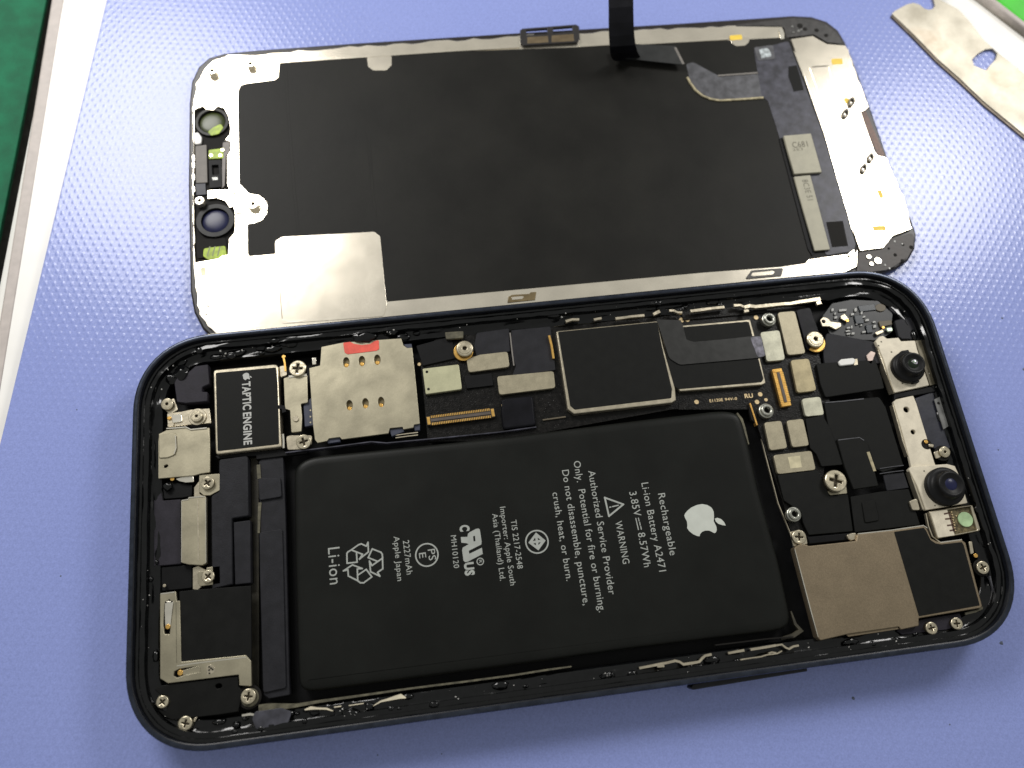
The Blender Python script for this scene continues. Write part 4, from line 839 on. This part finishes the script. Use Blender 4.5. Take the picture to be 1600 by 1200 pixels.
poly('ground_clip', ph, nickel, [(1367, 519), (1380, 514), (1381, 519), (1370, 524)], 4.9, .3, b=.07, r=2)
disc('gold_contact', ph, gold, 1380.5, 511.5, 2.4, 4.9, .3, n=10)
poly('contact_spring', ph, mat('greenish_white', (.7, .85, .65), .3, metal=.4), [(1385.5, 512), (1394, 511), (1395.5, 517), (1387, 518.5)], 5.0, .3, b=.1, r=2)
poly('ground_clip', ph, mat('pinkish_metal', (.45, .36, .32)), [(1354, 555), (1361, 548), (1369, 551), (1365, 560), (1362, 570), (1357, 566)], 4.9, .3, b=.08, r=2)
poly('corner_block', ph, charcoal, [(1398, 500), (1424, 495), (1432, 520), (1430, 530), (1410, 530), (1404, 526)], 4.7, .8, b=.15, r=4)
poly('corner_block', ph, charcoal, [(1384, 470), (1404, 472), (1414, 484), (1402, 492), (1392, 486)], 4.4, .8, b=.15, r=4)

# face sensor brackets with the lenses
CZ = 5.3
cb = poly('camera_bracket', ph, paleplate, [(1368, 533), (1374, 526), (1380, 524.5), (1386, 529), (1404, 527.5), (1408, 533), (1430, 532), (1433, 545), (1452, 602), (1398, 613.5), (1380, 560), (1372, 541)], CZ, .9, b=.08, r=1.5, lab='upper pale bracket holding the first lens')
strip('bracket_flange', cb, nickel, [(1372, 542), (1384, 577), (1398, 613)], CZ - .2, 4, h=1.5)
for u, v in ((1377, 534), (1373, 540), (1393, 550), (1410, 599)): disc('dimple', cb, dirty, u, v, 1.3, CZ + .01, .03, b=0, n=8)
poly('bracket_shade', cb, mat('brown_shade', (.12, .105, .07), .4, metal=.4), [(1430, 532), (1440, 531), (1458, 580), (1462, 600), (1453, 603), (1434, 545)], CZ - .25, .5, b=.08, r=1)  # brown piece standing in for the shade beside the bracket
cb2 = poly('camera_bracket', ph, paleplate, [(1396, 628), (1400, 624), (1427, 618), (1432, 630), (1460, 722), (1464, 732), (1426, 738), (1420, 712), (1408, 668)], CZ - .35, .6, b=.07, r=1, holes=[circ(1416.5, 640, 4.6, CZ - .35, 14), circ(1427, 675, 3.8, CZ - .35, 14)], lab='middle pale strip of the camera bracket with two holes')
strip('bracket_flange', cb2, nickel, [(1396, 632), (1404, 660), (1412, 690), (1420, 712)], CZ - .5, 3.5, h=1)
poly('black_gasket', ph, blackp, [(1398, 615), (1454, 604), (1462, 606), (1463, 612), (1430, 618), (1402, 622), (1397, 627)], CZ - .3, .8, b=.12, r=2)
cb3 = poly('camera_bracket', ph, paleplate, [(1420, 733), (1424, 729), (1480, 725), (1492, 728), (1500, 745), (1512, 786), (1447, 797), (1434, 760)], CZ, .9, b=.08, r=1.5, lab='lower pale bracket holding the larger lens')
strip('bracket_flange', cb3, nickel, [(1422, 736), (1432, 765), (1443, 796)], CZ - .15, 3, h=1.2)
poly('bracket_tab', cb3, nickel, [(1421, 783, 3), (1433, 778), (1438, 797), (1426, 797, 3)], CZ - .2, .5, b=.08, r=3)
for u, v in ((1444, 736), (1461, 790)): disc('dimple', cb3, dirty, u, v, 1.3, CZ + .01, .03, b=0, n=8)
def barrel(u, v, ub, rb, rt, z0, z1, glass, lab, tabs=()):
    c = P(u, v, z1); k = pxmm(u, v, z1)
    par = link('lens_barrel', lathe_mesh(c.x, c.y, [(rb * k, z0), (rb * k, z0 + .9), (rb * k * .97, z0 + 1.05), (rb * k * .86, z0 + 1.15), (rt * k * 1.12, z0 + 1.3), (rt * k * 1.06, z1 - .3), (rt * k, z1), (rt * k * .86, z1 + .02), (rt * k * .80, z1 - .05), (rt * k * .45, z1 - .35)], 44), mat('lens_barrel_black', (.005, .005, .0055), .45, spec=.22), ph, lab=lab)
    for p_ in par.data.polygons: p_.use_smooth = True
    m_ = lathe_mesh(c.x, c.y, [(rt * k * .5, z1 - .36), (rt * k * .40, z1 - .24), (rt * k * .25, z1 - .16), (rt * k * .08, z1 - .13)], 28)
    link('lens', m_, glass, par, smooth=True)
    return par
green_lens = mat('coated_lens_glass', (.006, .012, .005), .25, spec=.3)
b1 = barrel(1428.5, 567, 0, 24.5, 16.5, 5.2, 7.9, green_lens, 'smaller black lens barrel with a green glint')
for pts in ([(1408, 548), (1420, 546), (1422, 553), (1410, 556)], [(1425, 592), (1436, 590), (1437, 597), (1427, 599)]):
    poly('barrel_lug', b1, MATS['lens_barrel_black'], pts, 6.0, 1.0, b=.1, r=1.5)
gl = P(1430, 565.5, 7.75); 
link('lens_glint', lathe_mesh(gl.x, gl.y, [(.52, 7.62), (.36, 7.78), (.12, 7.84)], 14), mat('painted_green_glint', (.25, .75, .12), .1, metal=.3, var=.6, vscale=40, col2=(.8, .6, .9)), b1, smooth=True)  # glint on the lens, put in as a coloured spot
barrel(1488, 756, 0, 30, 19.5, 5.2, 7.9, bluelens, 'larger black lens barrel')
# sensor box with green window
sb = poly('sensor_box', ph, nickel, [(1452, 799, 2), (1520, 789, 3), (1533, 829, 4), (1465, 841.5, 3)], 5.5, 1.3, b=.12, r=3, holes=[[(1481, 796.5), (1516.5, 791.5), (1527, 828), (1491, 835)]])
poly('sensor_floor', sb, mat('brown_circuit', (.10, .08, .04), .4, var=.5, vscale=25, metal=.3), [(1478, 794), (1519, 789), (1530, 830), (1488, 838)], 5.15, .2, b=0)
poly('pale_lid', sb, paleplate, [(1454, 800, 2), (1480, 796.5), (1492, 836.5), (1466, 840, 2)], 5.54, .1, b=.03, r=1)
for q in ([(1475, 803), (1484, 801)], [(1477, 811), (1486, 810)], [(1480, 821), (1489, 820)], [(1484, 829), (1491, 828)], [(1483, 800), (1491, 831)]):
    strip('copper_trace', sb, coilbr, q, 5.58, 2.4, h=.06)
for k_ in range(9): disc('gold_pad', sb, goldt, 1487 + k_ % 3 * 1.2 + (k_ // 3) * 2.5, 800 + k_ * 4.1 if k_ < 8 else 806, 1.2, 5.3, .1, b=.02, n=8)
disc('green_window', sb, greeng, 1509, 811.5, 11.5, 5.42, .25, b=.06, n=28, lab='pale green round glass window')
strip('cover_lip', ph, nickel, [(1447, 802), (1451, 822), (1457, 838), (1466, 845), (1469, 847)], 5.0, 1.8, h=.5)

# camera cover: tan metal with black label
cc = poly('camera_cover', ph, covm, [(1241, 856, 4), (1250, 850), (1262, 851.5), (1264, 853), (1338, 845), (1340, 834.5), (1392, 829), (1444, 821.5, 4), (1449, 827), (1455, 841, 3), (1464, 846), (1470, 847), (1503, 843.5, 4), (1509, 848), (1535, 947, 3), (1533, 950), (1436, 966), (1436, 978), (1408, 984), (1405, 979.5), (1370, 984.5), (1325, 991), (1282, 1001, 3), (1278, 996, 3)], 5.75, 1.8, b=.12, r=1.5,
          holes=[])
poly('black_label', cc, label, [(1397, 831), (1443.5, 824.5), (1447, 829), (1454, 843.5), (1462, 849), (1471, 850.5), (1503, 847), (1506, 852), (1531, 946), (1436, 963)], 5.79, .1, b=.02, r=1.5)
strip('bright_fold', cc, bright, [(1242.5, 858), (1252, 895), (1268, 956), (1279, 995)], 5.74, 2.2, h=.3)
strip('bright_fold', cc, bright, [(1341, 834), (1392, 828.5), (1443, 821), (1449, 825)], 5.74, 1.6, h=.3)
strip('bright_fold', cc, bright, [(1469, 847.5), (1503, 843)], 5.74, 1.6, h=.3)
poly('cover_step', cc, covm, [(1322, 991), (1352, 986), (1402, 978), (1405, 983), (1326, 995)], 5.5, .4, b=.05)
poly('black_spacer', ph, blackp, [(1262, 838), (1334, 831), (1339, 843), (1264, 851)], 4.7, 1, b=.2, r=2)
poly('contact_spring', ph, nickel, [(1323, 836), (1330, 833), (1338, 832), (1338, 843), (1330, 845), (1326, 842)], 5.2, .6, b=.12, r=2)
poly('screw_shelf', ph, violet, [(1400, 985), (1440, 968), (1500, 958), (1505, 975), (1480, 984), (1410, 992)], 4.9, .6, b=.08, r=2)
screw(1454, 981.5, 9.6, 5.25); screw(1493.5, 974.5, 9.2, 5.25)
poly('contact_spring', ph, nickel, [(1514, 846), (1519, 846), (1522, 864), (1517, 866)], 5.3, .3, b=.06, r=1)
disc('gold_contact', ph, gold, 1525, 868, 3.4, 5.3, .3, n=10)
screw(1534, 887, 10, 5.2); disc('screw_seat', ph, hole, 1534, 887, 13, 5.15, .3, b=.1)
strip('wall_edge', ph, smoke, [(1547, 900), (1553, 925), (1559, 942)], 5.2, 2, h=.3)
poly('cover_step', ph, dirty, [(1508, 957), (1525, 953), (1536, 948), (1536, 952), (1525, 957), (1509, 961)], 5.3, .4, b=.05)
poly('grey_sticker', ph, mat('grey_sticker', (.13, .13, .125), .6, var=.2), [(1460, 624), (1468, 620), (1482, 666), (1474, 671)], 5.2, .2, b=.03)
disc('sticker_hole', ph, hole, 1466.5, 630, 2.2, 5.22, .05, b=0, n=10)
poly('sensor_flex', ph, mat('dark_blue_flex', (.012, .013, .022), .35, bump=.02, bscale=10), [(1430, 622), (1458, 612), (1478, 680), (1486, 700), (1466, 706), (1448, 690)], 4.8, .4, b=.08, r=2)
disc('gold_contact', ph, gold, 1447.5, 690, 3, 5.2, .3, n=10); disc('dark_ring', ph, hole, 1448, 694, 8, 5.0, .3)
poly('contact_spring', ph, nickel, [(1451, 693), (1460, 694), (1459, 699), (1452, 698)], 5.3, .3, b=.1, r=2)
disc('screw_seat', ph, hole, 1473, 708, 12, 5.0, .4, b=.1); screw(1475, 706.5, 8.5, 5.1, sm2)
poly('contact_spring', ph, nickel, [(1459, 706), (1468, 703), (1471, 714), (1463, 717)], 5.1, .3, b=.1, r=2)

# ---- battery strip and battery
bs = poly('battery_margin', ph, charcoal, [(404, 722), (408, 716), (442, 713, 3), (446, 800), (452, 1070), (453, 1086, 3), (420, 1092), (412, 1086), (408, 900)], 4.3, 1.6, b=.12, r=2)
poly('raised_pad', bs, charcoal, [(403, 747), (438, 746), (440, 776, 3), (405, 782)], 4.7, .5, b=.1, r=3)
poly('raised_pad', bs, charcoal, [(405, 832), (441, 826), (443, 900), (447, 1075, 4), (411, 1083), (406, 900)], 4.6, .45, b=.09, r=4)
strip('foam_strip', ph, dirty, [(403.5, 726), (405, 748)], 4.5, 6, h=1); strip('foam_strip', ph, dirty, [(406, 785), (405, 800), (404, 833)], 4.5, [6, 5, 4], h=1, jit=.2)
BT = 5.35
bat_pts = [(458, 728, 26), (480, 713, 0), (640, 697), (800, 680.5), (1000, 655), (1128, 640, 0), (1158, 642, 20), (1171, 694), (1187, 766), (1202, 820), (1219, 880), (1231, 940), (1242, 982, 24), (1190, 989), (1000, 1012), (800, 1040), (600, 1066), (498, 1079.5, 0), (466, 1083, 28), (461, 900)]
bp_ = rounded(topx(bat_pts, BT), 0)
def inset_ring(pts, d):
    n = len(pts); out = []
    for i in range(n):
        a = Vector(pts[i - 1][:2]); b = Vector(pts[(i + 1) % n][:2]); t = (b - a).normalized(); nr = Vector((-t.y, t.x))
        out.append((pts[i][0] + nr.x * d, pts[i][1] + nr.y * d))
    return out
area = sum(bp_[i - 1][0] * bp_[i][1] - bp_[i][0] * bp_[i - 1][1] for i in range(len(bp_)))
sg = 1 if area > 0 else -1
# resample outline finely, smooth it, then loft a pillow-edged block
dense = []
for i in range(len(bp_)):
    a = bp_[i]; b = bp_[(i + 1) % len(bp_)]; L = math.hypot(b[0] - a[0], b[1] - a[1]); k = max(1, int(L / .6))
    dense += [(a[0] + (b[0] - a[0]) * j / k, a[1] + (b[1] - a[1]) * j / k) for j in range(k)]
for _ in range(8): dense = [((dense[i - 1][0] + 2 * dense[i][0] + dense[(i + 1) % len(dense)][0]) / 4, (dense[i - 1][1] + 2 * dense[i][1] + dense[(i + 1) % len(dense)][1]) / 4) for i in range(len(dense))]
V = []; F = []; n = len(dense); prof = [(0, 2.2), (0, BT - 1.0), (.06, BT - .55), (.22, BT - .28), (.5, BT - .12), (.85, BT - .05), (1.2, BT - .012), (1.45, BT)]
for d, z in prof: V += [(x, y, z) for x, y in inset_ring(dense, d * sg)]
for j in range(len(prof) - 1):
    for i in range(n): F.append((j * n + i, j * n + (i + 1) % n, (j + 1) * n + (i + 1) % n, (j + 1) * n + i))
F.append(tuple((len(prof) - 1) * n + i for i in range(n)))
bat = link('battery', mesh_of(V, F), battm, ph, smooth=True)
bat.data.polygons[len(F) - 1].use_smooth = False
TZB = BT + .004
def bt(body, a, b, cap, bold=0.0): text('lettering', bat, inkb, body, a, b, cap, TZB, bold)
bt('Li-ion', (512.4, 856.5), (515.5, 913.6), 18.5)
bt('2227mAh', (629.5, 845), (635.5, 898), 9.8); bt('Apple Japan', (615, 838.5), (621, 908), 9)
bt('MH10120', (704.2, 837), (709.2, 888), 8.6)
bt('C', (718.6, 821), (719.6, 831), 14, .05); bt('US', (725.5, 879.5), (727.6, 900), 14, .05)
bt('TIS 2217-2548', (798, 813), (808.5, 889), 9); bt('Importer: Apple South', (781, 792.5), (797.5, 915), 8.8); bt('Asia (Thailand) Ltd.', (769, 803), (781.5, 907.5), 8.8)
bt('crush, heat, or burn.', (863, 770), (885, 908), 10.5); bt('Do not disassemble, puncture,', (878, 735), (911.5, 946), 10.8)
bt('Only.  Potential for fire or burning.', (896, 721), (936, 957), 10.8); bt('Authorized Service Provider', (919, 736), (951.5, 929.5), 10.8)
bt('WARNING', (961, 815), (973.5, 881.5), 10.8)
bt('3.85V', (983, 769), (991, 807), 11.5); bt('8.57Wh', (996.5, 833), (1006.5, 886.5), 11.5)
bt('Li-ion Battery A2471', (1002, 755), (1030, 893.5), 11.2); bt('Rechargeable', (1028, 771.5), (1047, 868), 11.2)
def marks(lines, wd): link('printed_mark', strokes_mesh(lines, TZB + .008, wd), inkb, bat)
marks([[(993.5, 810), (997.5, 827.5)]], 1.5)
marks([[(997.5, 809.5), (998.6, 814)], [(999.4, 816), (1000.4, 820.5)], [(1001.1, 822.5), (1002.1, 827)]], 1.5)
Z15 = lambda L: [(530 + x / 15, 840 + y / 15) for x, y in L]
marks([Z15(q) for q in ([(280, 290), (450, 170), (515, 145), (635, 200), (675, 110), (685, 335), (475, 505), (545, 390), (285, 290)], [(280, 290), (200, 340), (180, 375), (185, 600), (420, 575), (405, 350)],
       [(680, 470), (775, 265), (980, 345), (1008, 390), (1018, 480), (770, 655), (710, 550), (735, 800), (955, 905), (900, 815), (1022, 730), (1015, 470)], [(680, 470), (880, 550)],
       [(435, 1010), (425, 735), (540, 725), (310, 640), (100, 780), (205, 755), (215, 900), (435, 1010), (495, 1060), (575, 1060), (765, 920), (635, 745), (440, 880)])], 2.3)
def ringmark(u, v, r, wd):
    link('printed_mark', prism_mesh([circ(u, v, r, TZB, 40), circ(u, v, r - wd, TZB, 40)], TZB + .01, .03, 0), inkb, bat)
ringmark(667, 867, 18.6, 2.2); bt('PS', (668.3, 859), (670.5, 876), 11.5); bt('E', (654.5, 864.5), (655.5, 872.5), 11)
ringmark(839, 846.5, 18.6, 2.2); ringmark(750.4, 877.3, 5.9, 1.4); bt('R', (748.5, 875), (748.9, 880), 4.5)
Z20 = lambda L: topx([(810 + x / 20, 820 + y / 20) for x, y in L], TZB)
link('printed_mark', prism_mesh([Z20([(548, 240), (850, 490), (625, 800), (310, 560)]), Z20([(520, 400), (540, 490), (450, 510)]), Z20([(600, 400), (690, 465), (610, 475)]), Z20([(465, 590), (545, 560), (550, 645)]), Z20([(620, 560), (700, 540), (630, 635)])], TZB + .01, .03, 0), inkb, bat)
Z12 = lambda L: topx([(700 + x / 12, 810 + y / 12) for x, y in L], TZB)
link('printed_mark', prism_mesh([Z12([(240, 350), (365, 346), (373, 290), (400, 262), (530, 195), (570, 188), (597, 208), (630, 430), (625, 488), (388, 608), (400, 664), (635, 550), (652, 665), (370, 812), (320, 820), (290, 790), (265, 600), (275, 548), (392, 482), (345, 465), (250, 455)]),
                                 Z12([(470, 335), (505, 325), (515, 425), (480, 435)])], TZB + .01, .03, 0), inkb, bat)
marks([[(944.8, 777.5), (974, 788), (951.5, 806.5), (945, 777.5)]], 2.6); marks([[(957, 791.5), (966, 789.5)], [(952.8, 792.6), (954.4, 792.2)]], 1.8)
logo(bat, mat('logo_print', (.50, .52, .47), .6, var=.03), lambda x, y: (900 + x / 5, 700 + y / 5), TZB)
print('meshes', len(bpy.data.meshes))
